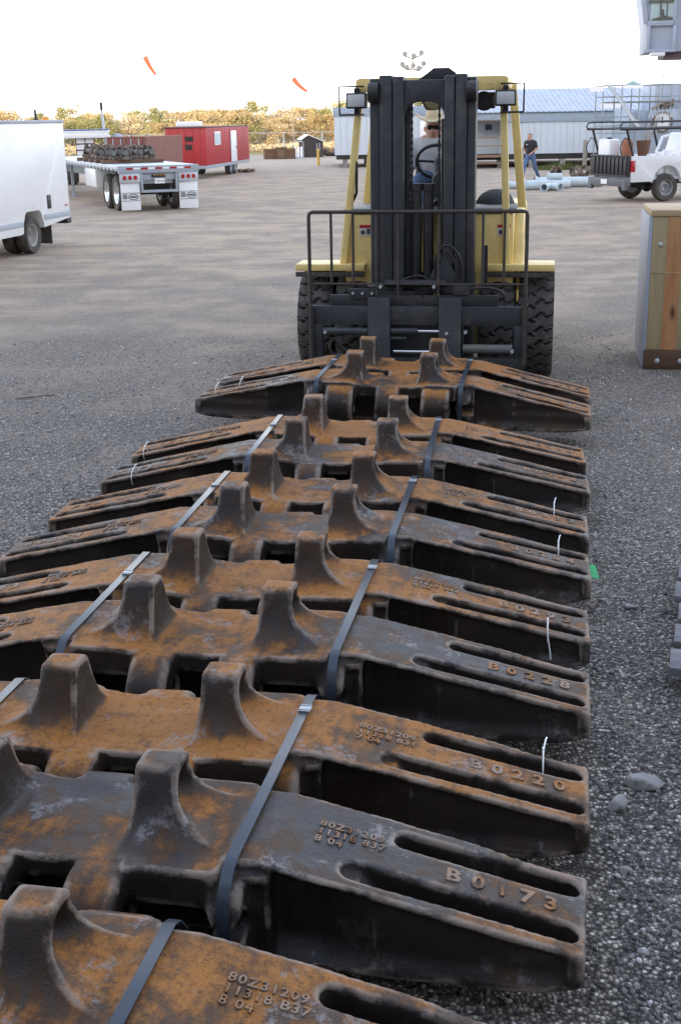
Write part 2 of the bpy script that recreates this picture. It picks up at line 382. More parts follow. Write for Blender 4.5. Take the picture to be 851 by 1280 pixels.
# ------------------------------------------------------------------ ground
def ground_mat():
    m = bpy.data.materials.new('gravel yard'); t = NT(m); v = t.coord(); sp = t.n('ShaderNodeSeparateXYZ'); t.l(v, sp.inputs[0])
    big = t.noise(v, .16, 7, .62); mid = t.noise(v, .9, 8, .65); fine = t.noise(v, 22, 6, .75); gr = t.noise(v, 130, 3, .7)
    mp = t.n('ShaderNodeMapping'); mp.inputs['Scale'].default_value = (.05, 1.1, 1); mp.inputs['Rotation'].default_value = (0, 0, R(-8)); t.l(v, mp.inputs[0]); trk = t.noise(mp.outputs[0], 1., 6, .6)
    def vor(scale):
        vo = t.n('ShaderNodeTexVoronoi'); vo.inputs['Scale'].default_value = scale; t.l(v, vo.inputs['Vector']); x = t.n('ShaderNodeSeparateColor'); t.l(vo.outputs['Color'], x.inputs[0]); return vo.outputs['Distance'], x.outputs[0], x.outputs[1]
    d1, c1, k1 = vor(68); d2, c2, k2 = vor(33)
    stone = t.ramp(c1, [(0, (.055, .054, .055)), (.40, (.135, .131, .130)), (.70, (.25, .238, .228)), (.88, (.40, .385, .37)), (1., (.66, .64, .62))])
    stone = t.mix(1., stone, (1.26, 1.17, 1.06), 'MULTIPLY'); stone = t.mix(t.math('MULTIPLY', t.fr(d1, .30, .70), .80), stone, (.026, .025, .025))
    lump = t.ramp(c2, [(0, (.06, .058, .056)), (.6, (.13, .125, .12)), (1., (.34, .33, .32))])
    stone = t.mix(t.math('MULTIPLY', t.fr(k2, .90, .93), t.math('MULTIPLY', t.fr(d2, .50, .30), t.fr(fine, .35, .55))), stone, lump)
    dust_and_light = t.mix(fine, (.18, .157, .136), (.43, .37, .315)); dust_and_light = t.mix(t.math('MULTIPLY', t.fr(gr, .5, .7), .35), dust_and_light, (.07, .065, .062))
    tan = t.mix(mid, (.46, .345, .245), (.64, .49, .355)); tan = t.mix(t.math('MULTIPLY', t.fr(trk, .42, .62), .20), tan, (.66, .53, .405))
    tan = t.mix(t.math('MULTIPLY', t.fr(fine, .48, .68), .42), tan, (.14, .122, .108)); tan = t.mix(t.math('MULTIPLY', t.fr(gr, .50, .62), .60), tan, (.16, .14, .125)); tan = t.mix(t.math('MULTIPLY', t.fr(gr, .48, .36), .5), tan, (.66, .60, .54))
    # near: crushed stone with dusty patches; far: packed tan dirt; light falloff painted in too
    a = t.math('ADD', t.math('MULTIPLY', mid, .55), t.math('MULTIPLY', fine, .45))
    near = t.mix(t.math('MULTIPLY', t.fr(a, .50, .62), .62), stone, dust_and_light)
    mp2 = t.n('ShaderNodeMapping'); mp2.inputs['Scale'].default_value = (.045, 2.3, 1); mp2.inputs['Rotation'].default_value = (0, 0, R(14)); t.l(v, mp2.inputs[0]); rut = t.noise(mp2.outputs[0], 1., 3, .5)
    tan = t.mix(t.math('MULTIPLY', t.fr(rut, .57, .63), .24), tan, (.17, .14, .115)); tan = t.mix(t.math('MULTIPLY', t.fr(rut, .42, .36), .22), tan, (.62, .54, .46))
    pw = t.noise(v, 3.4, 8, .7); stone = t.mix(t.fr(pw, .35, .62), t.mix(1., stone, (.62, .61, .63), 'MULTIPLY'), t.mix(1., stone, (1.15, 1.1, 1.05), 'MULTIPLY')); stone = t.mix(t.math('MULTIPLY', t.fr(pw, .60, .68), .55), stone, (.34, .33, .325))
    far = t.math('ADD', sp.outputs[1], t.math('MULTIPLY', t.math('SUBTRACT', big, .5), 22)); far = t.math('ADD', far, t.math('MULTIPLY', t.math('SUBTRACT', mid, .5), 7))
    stone2 = t.mix(t.math('MULTIPLY', t.fr(d2, .2, .6), .45), t.ramp(c2, [(0, (.10, .095, .09)), (.5, (.26, .235, .21)), (.9, (.44, .40, .36)), (1., (.68, .64, .6))]), (.15, .14, .13)); tan = t.mix(t.math('MULTIPLY', t.fr(a, .56, .44), .55), tan, stone2)
    c = t.mix(t.math('MULTIPLY', t.fr(far, 3., 12.), .38), near, dust_and_light); c = t.mix(t.fr(far, 8., 24.), c, tan)  # dusty blend grows with distance, painting brighter far light into the colour
    c = t.mix(t.math('MULTIPLY', t.fr(far, 45, 75), .5), c, (.54, .47, .40))
    h = t.math('ADD', t.math('MULTIPLY', d1, -.8), t.math('MULTIPLY', fine, .9)); h = t.math('ADD', h, t.math('MULTIPLY', gr, .3))
    t.out(c, .92, 0., h, .9, .02, Specular_IOR_Level=.25); return m
g_mat = ground_mat()
def sheet(name, xs, ys, z, mat, wob=0.):
    V = []; F = []
    for y in ys:
        for x in xs:
            V.append((x, y, z+wob*(math.sin(x*.31+.7*math.sin(y*.21))*.5+math.sin(y*.43+x*.17)*.5)*min(1, max(0, (abs(y)-11)/20))*min(1, max(0, (300-abs(y))/100))))
    n = len(xs)
    for j in range(len(ys)-1):
        for i in range(n-1): F.append((j*n+i, j*n+i+1, (j+1)*n+i+1, (j+1)*n+i))
    me = bpy.data.meshes.new(name); me.from_pydata(V, [], F); me.materials.append(mat); return struct(link(name, me))
gxs = [-3000, -800, -300]+list(range(-120, 121, 4))+[300, 800, 3000]; gys = [-900, -300, -100]+list(range(-40, 121, 4))+[160, 300, 800, 3000]
sheet('ground', gxs, gys, 0., g_mat, 0.0)
grass_m = paint('dry sunlit grass', (.29, .24, .085), .9, var=.35, scale=.6, dirt=(.16, .16, .05), damt=.6, dscale=.08)
sheet('grass_field', [-300, -100, -40, 0, 60, 300], [91, 110, 140, 200, 330], .004, grass_m)

# ------------------------------------------------------------------ crawler track shoes
def ztop(ax): return np.where(ax < .62, .335, .335-.195*(ax-.62)/(1.515-.62))
def shoe_sdf(x, y, z):
    ax = np.abs(x); zt = ztop(ax)
    core = rbox(x, y, z, -.55, .55, -.10, .10, .012, .30, .03)
    dish = .298+.034*np.clip(ax/.3, 0, 1)**2
    plate = np.maximum(smin(rbox(x, y, z, -.26, .26, -.215, .215, .215, .40, .03), rbox(ax, y, z, .235, .52, -.272, .235, .205, .40, .03), .02), z-dish)
    d = smin(core, plate, .02)
    def knuckle(cx, hw, cy, r, sgn):
        q = np.sqrt((y-cy)**2+(z-.165)**2)-r
        b_ = np.maximum(np.abs(z-.165)-r, np.maximum(sgn*(y-cy), -sgn*y))
        p = smin(q, b_, .01); return smax(p, np.abs(ax-cx)-hw, .028)
    for cx, hw, cy in ((.17, .08, -.255), (.535, .05, -.16)): d = smin(d, knuckle(cx, hw, cy, .146, 1), .022)
    for cx, hw, cy in ((0., .088, .225), (.36, .105, .225), (.575, .05, .13)): d = smin(d, knuckle(cx, hw, cy, .140, -1), .022)
    # arms
    zb = .0+.03*np.clip((ax-1.25)/.25, 0, 1)**2
    arm = smax(smax(np.abs(y)-.2, ax-1.515, .03), smax(z-zt, zb-z, .02), .012); arm = smax(arm, .50-ax, .05)
    flare = np.clip((.085-z)/.075, 0, 1)**2*.04; web = .125+.058*np.clip((ax-.78)/.16, 0, 1)
    pk = smax(smax(.645-ax, ax-1.468, .06), smax(web+flare-np.abs(y), smax(z-(zt-.019), .006-z, .02), .02), .03)
    arm = smax(arm, -pk, .010)
    for y0, xa in ((-.106, .87), (.106, .99)):
        dx = np.abs(ax-(xa+1.455)/2)-(1.455-xa)/2; sl = np.sqrt(np.maximum(dx, 0)**2+(y-y0)**2)-.039
        arm = smax(arm, -smax(sl, (zt-.13*np.clip((ax-.85)/.12, .25, 1))-z, .02), .011)
    d = smin(d, arm, .03)
    # guide lugs
    tt = np.clip((.530-z)/.215, 0, 1.08)
    inn = (.220-.006*tt-.02*tt**6)-ax; scoop = .085*np.exp(-((y-.012)/(.030+.055*tt))**2)*np.sin(PI*np.clip((tt-.12)/.88, 0, 1)); outr = (ax-(.348+.008*tt+.030*tt**2+.165*tt**5)+scoop)/np.sqrt(1+(.3*tt+3.6*tt**4)**2)
    nr = (-.060-.070*tt-.055*tt**5)-y; fr = y-(.048+.075*tt**.7+.035*tt**4)
    lug = smax(smax(inn, outr, .010), smax(smax(nr, fr, .02)*.93, z-.530, .022), .010)
    lug = np.maximum(lug, .27-z)
    d = smin(d, lug, .012)
    d = d+.0009*np.sin(x*23+3*np.sin(y*17+z*9))*np.sin(y*31+2*np.sin(x*13))+.0008*np.sin(z*41+x*19+y*11)
    # pin bores
    d = smax(d, -(np.sqrt((y+.255)**2+(z-.16)**2)-.048), .01); d = smax(d, -(np.sqrt((y-.225)**2+(z-.16)**2)-.048), .01)
    return d
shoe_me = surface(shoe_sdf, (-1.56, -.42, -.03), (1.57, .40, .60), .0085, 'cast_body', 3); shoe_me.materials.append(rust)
shoe_me.polygons.foreach_set('use_smooth', [True]*len(shoe_me.polygons))
small_mes = [text_mesh(q, .042, .0018, 1.15, .95, 'LEFT', .0012) for q in ('80Z31209\n11318 837\n8 04', '80Z31209\n11818 832\n8 04', '80Z31209\n11313 837\n8 06', '80Z31209\n11318 831\n7 04')]
small2_me = text_mesh('80Z31209\n11318 B37\n8 04', .044, .0022, 1.15, .95, 'LEFT', .0012)
SLOPE = math.atan(.195/.895)
SHOES = [  # number, x, y, heading (deg), bottom height, tilt, label
 ('B0167', -1.0, 2.755, -11.5, .105, 0, 'nearest rusty track shoe, cut off by the bottom edge of the photo'),
 ('B0173', -.785, 3.435, -11.5, .105, 0, 'dark rusty steel track shoe stamped B0173, with white scuffs, second from the camera'),
 ('B0220', -.662, 4.04, -9.6, .105, 0, 'orange rusty track shoe stamped B0220, strapped behind the one stamped B0173'),
 ('B0228', -.505, 4.824, -10.3, .105, 0, 'rusty track shoe stamped B0228 with pale rims round its slots'),
 ('B0293', -.392, 5.441, -8.4, .105, 0, 'rusty track shoe stamped B0293 with a long white cable tie hanging down its side'),
 ('B0254', -.240, 6.192, -8.2, .105, 0, 'rusty track shoe stamped B0254 with a green card at its right end'),
 ('B0313', -.123, 6.842, -8.8, .105, 0, 'rusty track shoe stamped B0313 strapped behind the one with the green card'),
 ('B0288', .035, 7.634, -7.6, .105, 0, 'rusty track shoe with white smears on both lugs, second to last in the row'),
 ('B0308', .132, 8.282, -6.9, .105, 0, 'bright orange rusty track shoe at the far end of the row on the ground'),
 ('B0315', .415, 9.500, -9.5, .165, 1.3, 'dark track shoe held on the forklift forks, nearer one of the lifted pair'),
 ('B0321', .53, 10.12, -9.0, .165, 1.3, 'rusty track shoe on the forklift forks, farther one of the lifted pair')]
SH = []
for i, (num, x, y, a, z0, tilt, lab) in enumerate(SHOES):
    flip = i >= 9; A = R(a); lx, ly = x+.125*math.sin(A), y-.125*math.cos(A)
    if flip: lx, ly = x+.125*math.sin(A)*.6, y-.125*math.cos(A)*.6
    o = thing('track_shoe', lab, 'track shoe', (lx, ly, z0), A+(PI if flip else 0), 'cast track shoes strapped in pairs')
    if tilt: o.rotation_euler = (0, R(tilt)*(-1 if flip else 1), o.rotation_euler[2])
    b_ = bpy.data.objects.new('cast_body', shoe_me); COL.objects.link(b_); b_.parent = o; b_.color = ((.60, .26, .78, .46, .64, .42, .72, .46, .92, .62, .84)[i], 0, 0, 1)
    nm = text_mesh(num, .082, .0008, 1.72, 1, 'CENTER', .0018, .0016)
    for s in (1, -1):
        xc = 1.275*s; rot = (0, SLOPE*s, 0) if not flip else (0, SLOPE*s, 0)
        text('cast_number', None, 0, o, (xc, -.028, float(ztop(np.array(1.275)))+.0015), rot, rust_dark, me=nm)
        xs = .735 if s > 0 else -.985
        xm = .86
        text('cast_lettering', None, 0, o, (xs+rng.normal()*.012, .05+rng.normal()*.006, float(ztop(np.array(abs(xs))))+.0015), (0, SLOPE*s, rng.normal()*.015), rust_dark, me=small2_me if i == 0 else small_mes[(i*3+(s > 0)) % 4])
    SH.append((o, lx, ly, A, z0, tilt))
bpy.context.view_layer.update()

# steel straps round each pair
def strap(i, j, xs, label, kind=0):
    (oa, ob) = (SH[i][0], SH[j][0]) if j is not None else (SH[i][0], None)
    fl = -1 if i >= 9 else 1
    def P(o, x, y, z): return o.matrix_world @ Vector((x*fl, y*fl, z))
    pts = []; ws = []
    zt = .347
    near = [(-.24, -.004), (-.302, .10), (-.318, .2), (-.298, .29), (-.245, .336), (-.19, zt)]
    if fl < 0: near = [(-.22, -.004), (-.276, .10), (-.28, .2), (-.262, .28), (-.225, .330), (-.18, zt)]
    far = [(.19, zt), (.232, .33), (.275, .28), (.285, .18), (.27, .08), (.22, -.004)]
    if ob is None:
        near = [(p[0]-.0, p[1]) for p in near]; chain = [(oa, *p) for p in near]+[(oa, *p) for p in far]
    else: chain = [(oa, *p) for p in near]+[(ob, *p) for p in far]
    hw = .0172
    L = [P(o, xs-hw, y, z) for o, y, z in chain]; Rr = [P(o, xs+hw, y, z) for o, y, z in chain]; n = len(chain)
    m = MB(); A_ = []; B_ = []
    ctr = sum(L, Vector())/n
    for k in range(n):
        d = ((L[(k+1) % n]-L[k-1])); nn = (Rr[k]-L[k]).cross(d).normalized()*.0016
        if nn.dot(L[k]-ctr) < 0: nn = -nn
        A_.append([m.bm.verts.new(L[k]+nn), m.bm.verts.new(Rr[k]+nn)]); B_.append([m.bm.verts.new(L[k]-nn), m.bm.verts.new(Rr[k]-nn)])
    for k in range(n):
        q = (k+1) % n
        m._f([A_[k][0], A_[k][1], A_[q][1], A_[q][0]]); m._f([B_[k][0], B_[q][0], B_[q][1], B_[k][1]])
        m._f([A_[k][0], A_[q][0], B_[q][0], B_[k][0]]); m._f([A_[k][1], B_[k][1], B_[q][1], A_[q][1]])
    c0 = P(ob or oa, xs, -.05 if ob else .02, zt)
    root = thing('steel_strap', label, 'strap', c0, 0, 'steel straps round the pairs of track shoes')
    for v in m.bm.verts: v.co -= c0
    m.build('band', strap_m, root, angle=50)
    if j is None: return
    s = MB(); y0 = .08 if xs > 0 else -.1
    c = P(ob or oa, xs, y0, zt+.004)-c0; rz = SH[i][3]
    s.box(c, (.041, .05, .007), Euler((0, 0, rz)))
    for q in (-.016, .016): s.box(c+Vector((-q*math.sin(rz), q*math.cos(rz), .004)), (.042, .005, .004), Euler((0, 0, rz)))
    s.build('seal', seal_m, root, .002)
where = {0: 'on the nearest track shoe', 1: 'over the shoes stamped B0173 and B0220', 3: 'over the shoes stamped B0228 and B0293', 5: 'over the shoes stamped B0254 and B0313', 7: 'over the last pair of shoes in the row', 9: 'over the pair lifted by the forklift'}
for i, j in ((0, None), (1, 2), (3, 4), (5, 6), (7, 8), (9, 10)):
    strap(i, j, .545, 'blue black strap %s, right side' % where[i] if j else 'blue black steel strap on the nearest track shoe, right of its lug')
    if j: strap(i, j, -.545, ('pale shining' if i in (5, 7, 9) else 'blue grey')+' strap %s, left side' % where[i])

# cable ties and the green card
def tie(i, x, y, z, rx, rz_, tall, label):
    o = SH[i][0]; fl = -1 if i >= 9 else 1; m = MB(); pts = []
    for k in range(18):
        t_ = 2*PI*k/18; pts.append((0, math.cos(t_)*rx, math.sin(t_)*rz_))
    m.tube(pts, .0026, 6, True)
    m.box((0, 0, rz_+.002), (.008, .012, .009))
    if tall: m.tube([(0, -rx+.004, 0), (.012, -rx-.006, -.07), (.016, -rx-.004, -tall)], .0032, 6)
    else: m.tube([(0, 0, rz_), (.006, .03, rz_+.02), (.01, .055, rz_+.018)], .003, 6)
    ob = m.build('cable_tie', plastic_w); c = o.matrix_world @ Vector((x*fl, y*fl, z)); ob.location = c; ob.rotation_euler = (0, 0, SH[i][3]+rz_*0)
    tag(ob, label, 'cable tie', 'white cable ties on the shoe ends')
tie(2, 1.36, .155, .165, .055, .045, 0, 'white cable tie looped through the slot of the shoe stamped B0220')
tie(4, 1.33, -.150, .17, .055, .05, .11, 'long white cable tie hanging from the shoe stamped B0293')
tie(5, 1.36, .155, .165, .055, .045, 0, 'white cable tie next to the green card')
tie(6, 1.33, .155, .17, .055, .045, 0, 'white cable tie on the right end of the shoe stamped B0313')
tie(7, -1.30, -.155, .17, .055, .05, 0, 'white cable tie on the left end of the second to last shoe of the row')
tie(8, -1.42, -.155, .155, .055, .045, 0, 'white cable tie on the left end of the last shoe of the row')
tie(9, -1.22, .15, .19, .055, .045, 0, 'white cable tie on the left end of the lifted shoe, nearer the lug')
tie(9, -1.38, .0, .165, .055, .045, 0, 'white cable tie at the left tip of the lifted shoe')
m = MB(); m.box((0, 0, 0), (.06, .003, .085), Euler((R(-58), R(8), R(20)))); m.tube([(-.03, .02, .03), (-.07, .03, .05), (-.1, .02, .045)], .002, 6)
o = m.build('green_card', green_tag); o.location = SH[5][0].matrix_world @ Vector((1.525, .03, .10)); o.rotation_euler = (0, 0, SH[5][3])
tag(o, 'green card tied to the right end of the shoe stamped B0254', 'tag')

# timbers under the row
for s, lb in ((-1, 'dark squared timber under the left arms of the row of track shoes'), (1, 'dark squared timber under the right arms of the row of track shoes')):
    p0 = SH[0][0].matrix_world @ Vector((.8*s, -.2, 0)); p1 = SH[8][0].matrix_world @ Vector((.8*s, .2, 0))
    m = MB(); m.bar((p0.x, p0.y, .052), (p1.x, p1.y, .052), .10, .104); o = m.build('support_timber', wood_dark, bevel=.006); tag(o, lb, 'timber', 'timbers carrying the track shoes')

# loose stones near the camera (one sheet of gravel nobody could count) and the ones that stand out
def stones(n):
    ic = bmesh.new(); bmesh.ops.create_icosphere(ic, subdivisions=1, radius=1.); tv = np.array([v.co[:] for v in ic.verts]); tf = np.array([[v.index for v in f.verts] for f in ic.faces]); ic.free()
    V = []; F = []; T = []; k = 0
    while k < n:
        y = 2.3+12*rng.random()**1.6; x = (rng.random()-.5)*.66*y-.0
        rx = x-.155*(y-4.0)
        if -2.15 < rx < .93 and 2.0 < y < 8.4 and not (-3 < x < -1.9): 
            if rng.random() < .9: continue
        r = .0035+.009*rng.random()**2.4
        if rng.random() < .012: r *= 2.2
        s = r*np.array([1, .65+.5*rng.random(), .5+.35*rng.random()]); e = Euler(tuple(rng.random(3)*6.28)).to_matrix()
        p = (tv*(1+.28*(rng.random((12, 1))-.5))*s) @ np.array(e).T+np.array([x, y, r*.3]); V.append(p); F.append(tf+12*k)
        g = rng.random(); T.append(np.full(12, .04+.018*y+.20*g+(.40*rng.random() if g > .82 else 0))); k += 1
    V = np.concatenate(V); F = np.concatenate(F); T = np.concatenate(T); me = bpy.data.meshes.new('gravel'); me.from_pydata(V.tolist(), [], F.tolist())
    at = me.attributes.new('tone', 'FLOAT', 'POINT'); at.data.foreach_set('value', T)
    m = bpy.data.materials.new('loose stones'); t = NT(m); a = t.n('ShaderNodeAttribute'); a.attribute_name = 'tone'; f = t.noise(t.coord(), 90, 4)
    c = t.mix(f, (.75, .74, .76), (1., .97, .93)); c = t.mix(1., c, a.outputs['Fac'], 'MULTIPLY'); t.out(c, .9, 0., f, .4, .003); me.materials.append(m)
    o = bpy.data.objects.new('gravel', me); COL.objects.link(o); o['kind'] = 'stuff'; o['label'] = 'loose grey crushed stone lying over the yard'; o['category'] = 'gravel'
stones(24000)
stone_m = paint('pale limestone', (.30, .292, .285), .95, var=.35, scale=30, damt=.8, dirt=(.12, .115, .11), dscale=22, bump=.05)
def rock(x, y, r, sq, label, seed):
    def f(X, Y, Z):
        d = ell(X, Y, Z, (0, 0, r*.35), (r*sq[0], r*sq[1], r*sq[2])); rr = np.random.default_rng(seed)
        for _ in range(16):
            n_ = rr.normal(size=3); n_ /= np.linalg.norm(n_); k = r*(.50+.26*rr.random()); d = smax(d, X*n_[0]/sq[0]+Y*n_[1]/sq[1]+(Z-r*.35)*n_[2]/sq[2]-k, r*.025)
        return d
    me = surface(f, (-r*1.7, -r*1.7, -r*1.2), (r*1.7, r*1.7, r*1.6), r/9, 'stone'); o = smooth_link('stone', me, stone_m); o.location = (x, y, -r*.12); tag(o, label, 'stone')
rock(1.10, 4.13, .075, (1.25, .8, .6), 'largest pale grey stone on the gravel beside the shoe stamped B0220', 1)
rock(.99, 3.98, .055, (.9, .85, .8), 'roundish pale stone just nearer than the largest one', 2)
rock(.925, 3.58, .024, (1.2, .9, .8), 'small smooth cream pebble beside the shoe stamped B0173', 3)
rock(1.655, 6.90, .034, (1.2, .8, .7), 'small white stone on the gravel level with the green card', 4)
rock(1.46, 5.88, .036, (1.5, .9, .6), 'tan flat stone on the gravel by the grey board ends', 5)
# ------------------------------------------------------------------ forklift
FL = thing('forklift', 'large pale yellow forklift with charcoal mast carrying two rusty track shoes', 'forklift', (.87, 11.95, 0), R(-9.5))
def tyre_obj(r, wd, rim_r, n, parent, name='tyre', tread=True, mat=None, gmat=None, dual=True):
    m = MB(); m.mats = [mat or rubber, gmat or rubber_d]; na, nw = (n*12, 14) if tread else (36, 4); rings = []
    prof_in = [(rim_r, -wd*.40), (r*.80, -wd*.5), (r*.93, -wd*.49)]
    for a in range(na):
        th = 2*PI*a/na; row = []
        for (rr, xx) in prof_in: row.append((rr, xx, 0))
        for k in range(nw+1):
            u = -1+2*k/nw; g = 0; rr = r-.012*u*u-.02*abs(u)**8
            if tread:
                z = abs(((u*1.5+1.5) % 1)*2-1); ph = (a/12+z*.42+(.5 if u < 0 else 0)) % 1
                if ph < .13 or (abs(u) > .80 and ph < .16): g = 1; rr -= .022
            row.append((rr, u*wd*.47, g))
        for (rr, xx) in prof_in[::-1]: row.append((rr, -xx, 0))
        rings.append([(m.bm.verts.new((x_, rr*math.cos(th), rr*math.sin(th))), g) for rr, x_, g in row])
    for a in range(na):
        A_, B_ = rings[a], rings[(a+1) % na]
        for k in range(len(A_)-1):
            f = m.bm.faces.new((A_[k][0], A_[k+1][0], B_[k+1][0], B_[k][0]))
            f.material_index = 1 if (A_[k][1]+A_[k+1][1]+B_[k][1]+B_[k+1][1]) >= 2 else 0
    return m.build(name, None, parent, angle=28)
def wheel(root, x, y, r, wd, rim_r, n, rim_mat, side=1, tread=True, name='wheel', src=None):
    if src:
        w_ = copy_tree(src, root); w_.location = (x, y, r); return w_
    m = MB(); m.lathe([(rim_r*.35, -wd*.12*side), (rim_r*.4, wd*.10*side), (rim_r*.62, wd*.02*side), (rim_r*.85, wd*.0*side), (rim_r*.93, wd*.36*side), (rim_r*1.02, wd*.42*side), (rim_r*1.02, -wd*.42*side), (rim_r*.9, -wd*.36*side)], 'x', 28)
    for k in range(8): c = (wd*.06*side, rim_r*.52*math.cos(k*PI/4), rim_r*.52*math.sin(k*PI/4)); m.cyl((c[0]-.02*side, c[1], c[2]), (c[0]+.025*side, c[1], c[2]), rim_r*.05, seg=6)
    w_ = m.build(name, rim_mat, root, .004); w_.location = (x, y, r); tyre_obj(r, wd, rim_r, n, w_, tread=tread); return w_
w0 = wheel(FL, 1.02, 0, .528, .325, .28, 26, yellow)
for x in (.66, -.67, -1.02): wheel(FL, x, 0, .528, .325, .28, 26, yellow, src=w0)
w1 = wheel(FL, .72, 2.35, .42, .28, .22, 22, yellow)
wheel(FL, -.72, 2.35, .42, .28, .22, 22, yellow, src=w1)
# chassis, cowl and counterweight
m = MB(); m.b(-.50, .50, -.30, 2.0, .32, .62); m.b(-.74, -.40, -.32, .55, .62, 1.555); m.b(.40, .80, -.32, .55, .62, 1.555); m.b(-.42, .42, -.10, .5, .62, 1.56)
m.prism([(-.30, 1.10), (.55, 1.10), (.55, 1.55), (.0, 1.55)], 'x', .79, .885); m.prism([(-.30, 1.10), (.55, 1.10), (.55, 1.55), (.0, 1.55)], 'x', -.78, -.735)
m.b(-.86, .86, .552, 2.0, .75, 1.18); m.build('body', yellow, FL, .02)
m = MB(); m.prism([(1.9, .45), (2.75, .40), (3.0, .62), (3.02, 1.25), (2.7, 1.5), (1.95, 1.5)], 'x', -.86, .86); m.build('counterweight', yellow, FL, .05, 3)
m = MB(); m.b(-.75, .40, -.335, .5, 1.562, 1.60); m.b(.42, .82, -.335, .3, 1.562, 1.60); m.build('cowl_top', black_p, FL, .012)
m = MB(); m.prism([(.35, 1.19), (1.98, 1.19), (1.98, 1.52), (.95, 1.60), (.35, 1.45)], 'x', -.62, .62); m.build('engine_hood', black_p, FL, .04, 3)
def hood(X, Y, Z): return np.maximum(smax(ell(X, Y, Z, (.60, .62, 1.56), (.20, .42, .16)), X+.5*(Z-1.58)-.78, .03), 1.50-Z)
smooth_link('air_intake_cover', surface(hood, (.3, .1, 1.45), (.9, 1.0, 1.9), .02, 'hood'), rubber_d, FL)
for s in (-1, 1):
    m = MB(); xa, xb = (.535, 1.175) if s > 0 else (-1.19, -.545)
    m.prism([(-.46, 1.055), (-.445, 1.055), (-.43, 1.09), (-.12, 1.09), (.16, 1.062), (.43, .965), (.62, .80), (.64, .81), (.45, .99), (.17, 1.087), (-.11, 1.115), (-.46, 1.115)], 'x', xa, xb)
    m.build('fender', yellow, FL, .006)
    m = MB(); m.b(xa+.01 if s > 0 else xa, xb, -.452, -.44, 1.0, 1.045); m.build('mud_guard', rubber, FL, .004)
# mast
m = MB()
for s, x0 in ((-1, -.449), (1, .468)):
    o_ = lambda d: x0+d*(-s)
    k_ = 1. if s < 0 else .90; m.b(o_(0), o_(.085*k_), -.70, -.46, .20, 2.715); m.b(o_(.087*k_), o_(.197*k_), -.728, -.50, .24, 2.742); m.b(o_(.205*k_), o_(.298*k_), -.742, -.52, .22, 2.73)
m.b(-.152, -.10, -.62, -.50, .3, 2.5); m.b(.165, .202, -.63, -.50, .3, 2.38)
m.build('mast_rail', mast_b, FL, .010)
m = MB(); m.prism([(-.155, 2.70), (.205, 2.70), (.205, 2.36), (.19, 2.44), (.15, 2.50), (.08, 2.522), (-.05, 2.522), (-.10, 2.50), (-.14, 2.44), (-.155, 2.36)], 'y', -.705, -.56); m.build('mast_crosshead', mast_b, FL, .008)
for z in (2.62, .97): m = MB(); m.b(-.45, .47, -.47, -.42, z-.08, z+.08); m.build('mast_tie', mast_b, FL, .008)
for s in (-1, 1):
    m = MB(); m.lathe([(.03, -.045), (.085, -.045), (.085, .045), (.03, .045)], 'x', 20); o = m.build('mast_roller', black_p, FL, .01); o.location = (-.41 if s < 0 else .43, -.73, 2.60)
for x in (-.045, .062): m = MB(); m.cyl((x, -.66, .45), (x, -.66, 1.80), .046, seg=14); m.cyl((x, -.66, 1.78), (x, -.66, 1.84), .056, seg=14); m.build('lift_cylinder', black_p, FL)
for x in (-.088, .150):
    m = MB()
    for k in range(66): m.box((x, -.645, .7+k*.028), (.022 if k % 2 else .014, .014, .029))
    m.build('lift_chain', black_p, FL)
def hose(pts, r):
    pts = [Vector(p) for p in pts]
    for _ in range(3):
        q = [pts[0]]
        for a, b_ in zip(pts, pts[1:]): q += [a.lerp(b_, .25), a.lerp(b_, .75)]
        pts = q+[pts[-1]]
    m = MB(); m.tube(pts, r, 8); m.build('hydraulic_hose', black_p, FL)
for pts, r_ in (([(.18, -.80, .92), (.12, -.86, 1.18), (.22, -.88, 1.36), (.36, -.86, 1.25), (.38, -.82, 1.0), (.36, -.80, .85)], .013), ([(.2, -.80, .9), (.14, -.84, 1.1), (.23, -.86, 1.30), (.32, -.84, 1.18), (.33, -.82, 1.0)], .010),
        ([(.45, -.93, .96), (.60, -.98, .98), (.74, -.98, .95), (.77, -.96, .82)], .013), ([(-.72, -.92, .55), (-.80, -.97, .48), (-.78, -.98, .38), (-.66, -.95, .36)], .011), ([(-.66, -.93, .56), (-.71, -.96, .45), (-.62, -.97, .40)], .010),
        ([(-.30, -.80, .95), (-.10, -.86, .99), (.02, -.88, .92), (.05, -.86, .84)], .012), ([(-.2, -.80, 1.0), (.0, -.84, 1.08), (.12, -.84, 1.0), (.16, -.84, .9)], .010)): hose(pts, r_)
mb2 = MB(); mb2.prism([(.02, .90), (.16, 1.20), (.22, 1.22), (.42, .90)], 'y', -.79, -.765); mb2.b(-.62, -.38, -.90, -.86, .86, .95); mb2.b(.30, .44, -.90, -.86, .90, .985); mb2.b(-.45, -.02, -.82, -.79, .82, .92)
mb2.prism([(-.10, .885), (.06, .885), (.14, 1.02), (.06, 1.02)], 'y', -.84, -.82); mb2.build('carriage_bracket', mast_b, FL, .004)
m = MB()
for x in (-.585, -.50, -.415): m.cyl((x, -.915, .912), (x, -.895, .912), .012, seg=8)
for x, z in ((-.83, .575), (.83, .42), (.255, .575), (.42, .585), (-.33, .98), (.14, .98)): m.cyl((x, -.99, z), (x, -.93, z), .015, seg=8)
m.build('bolt', lgrey, FL)
m = MB(); m.cyl((-.30, -.90, 1.0), (.24, -.90, 1.0), .034); m.build('tilt_cylinder', black_p, FL)
for x0, x1, yy, z, r_ in ((-.45, -.31, -.90, .985, .017), (.0, .19, -.94, .585, .014), (-.22, .18, -.94, .402, .015)): m = MB(); m.cyl((x0, yy, z), (x1, yy, z), r_); m.build('cylinder_rod', chrome, FL)
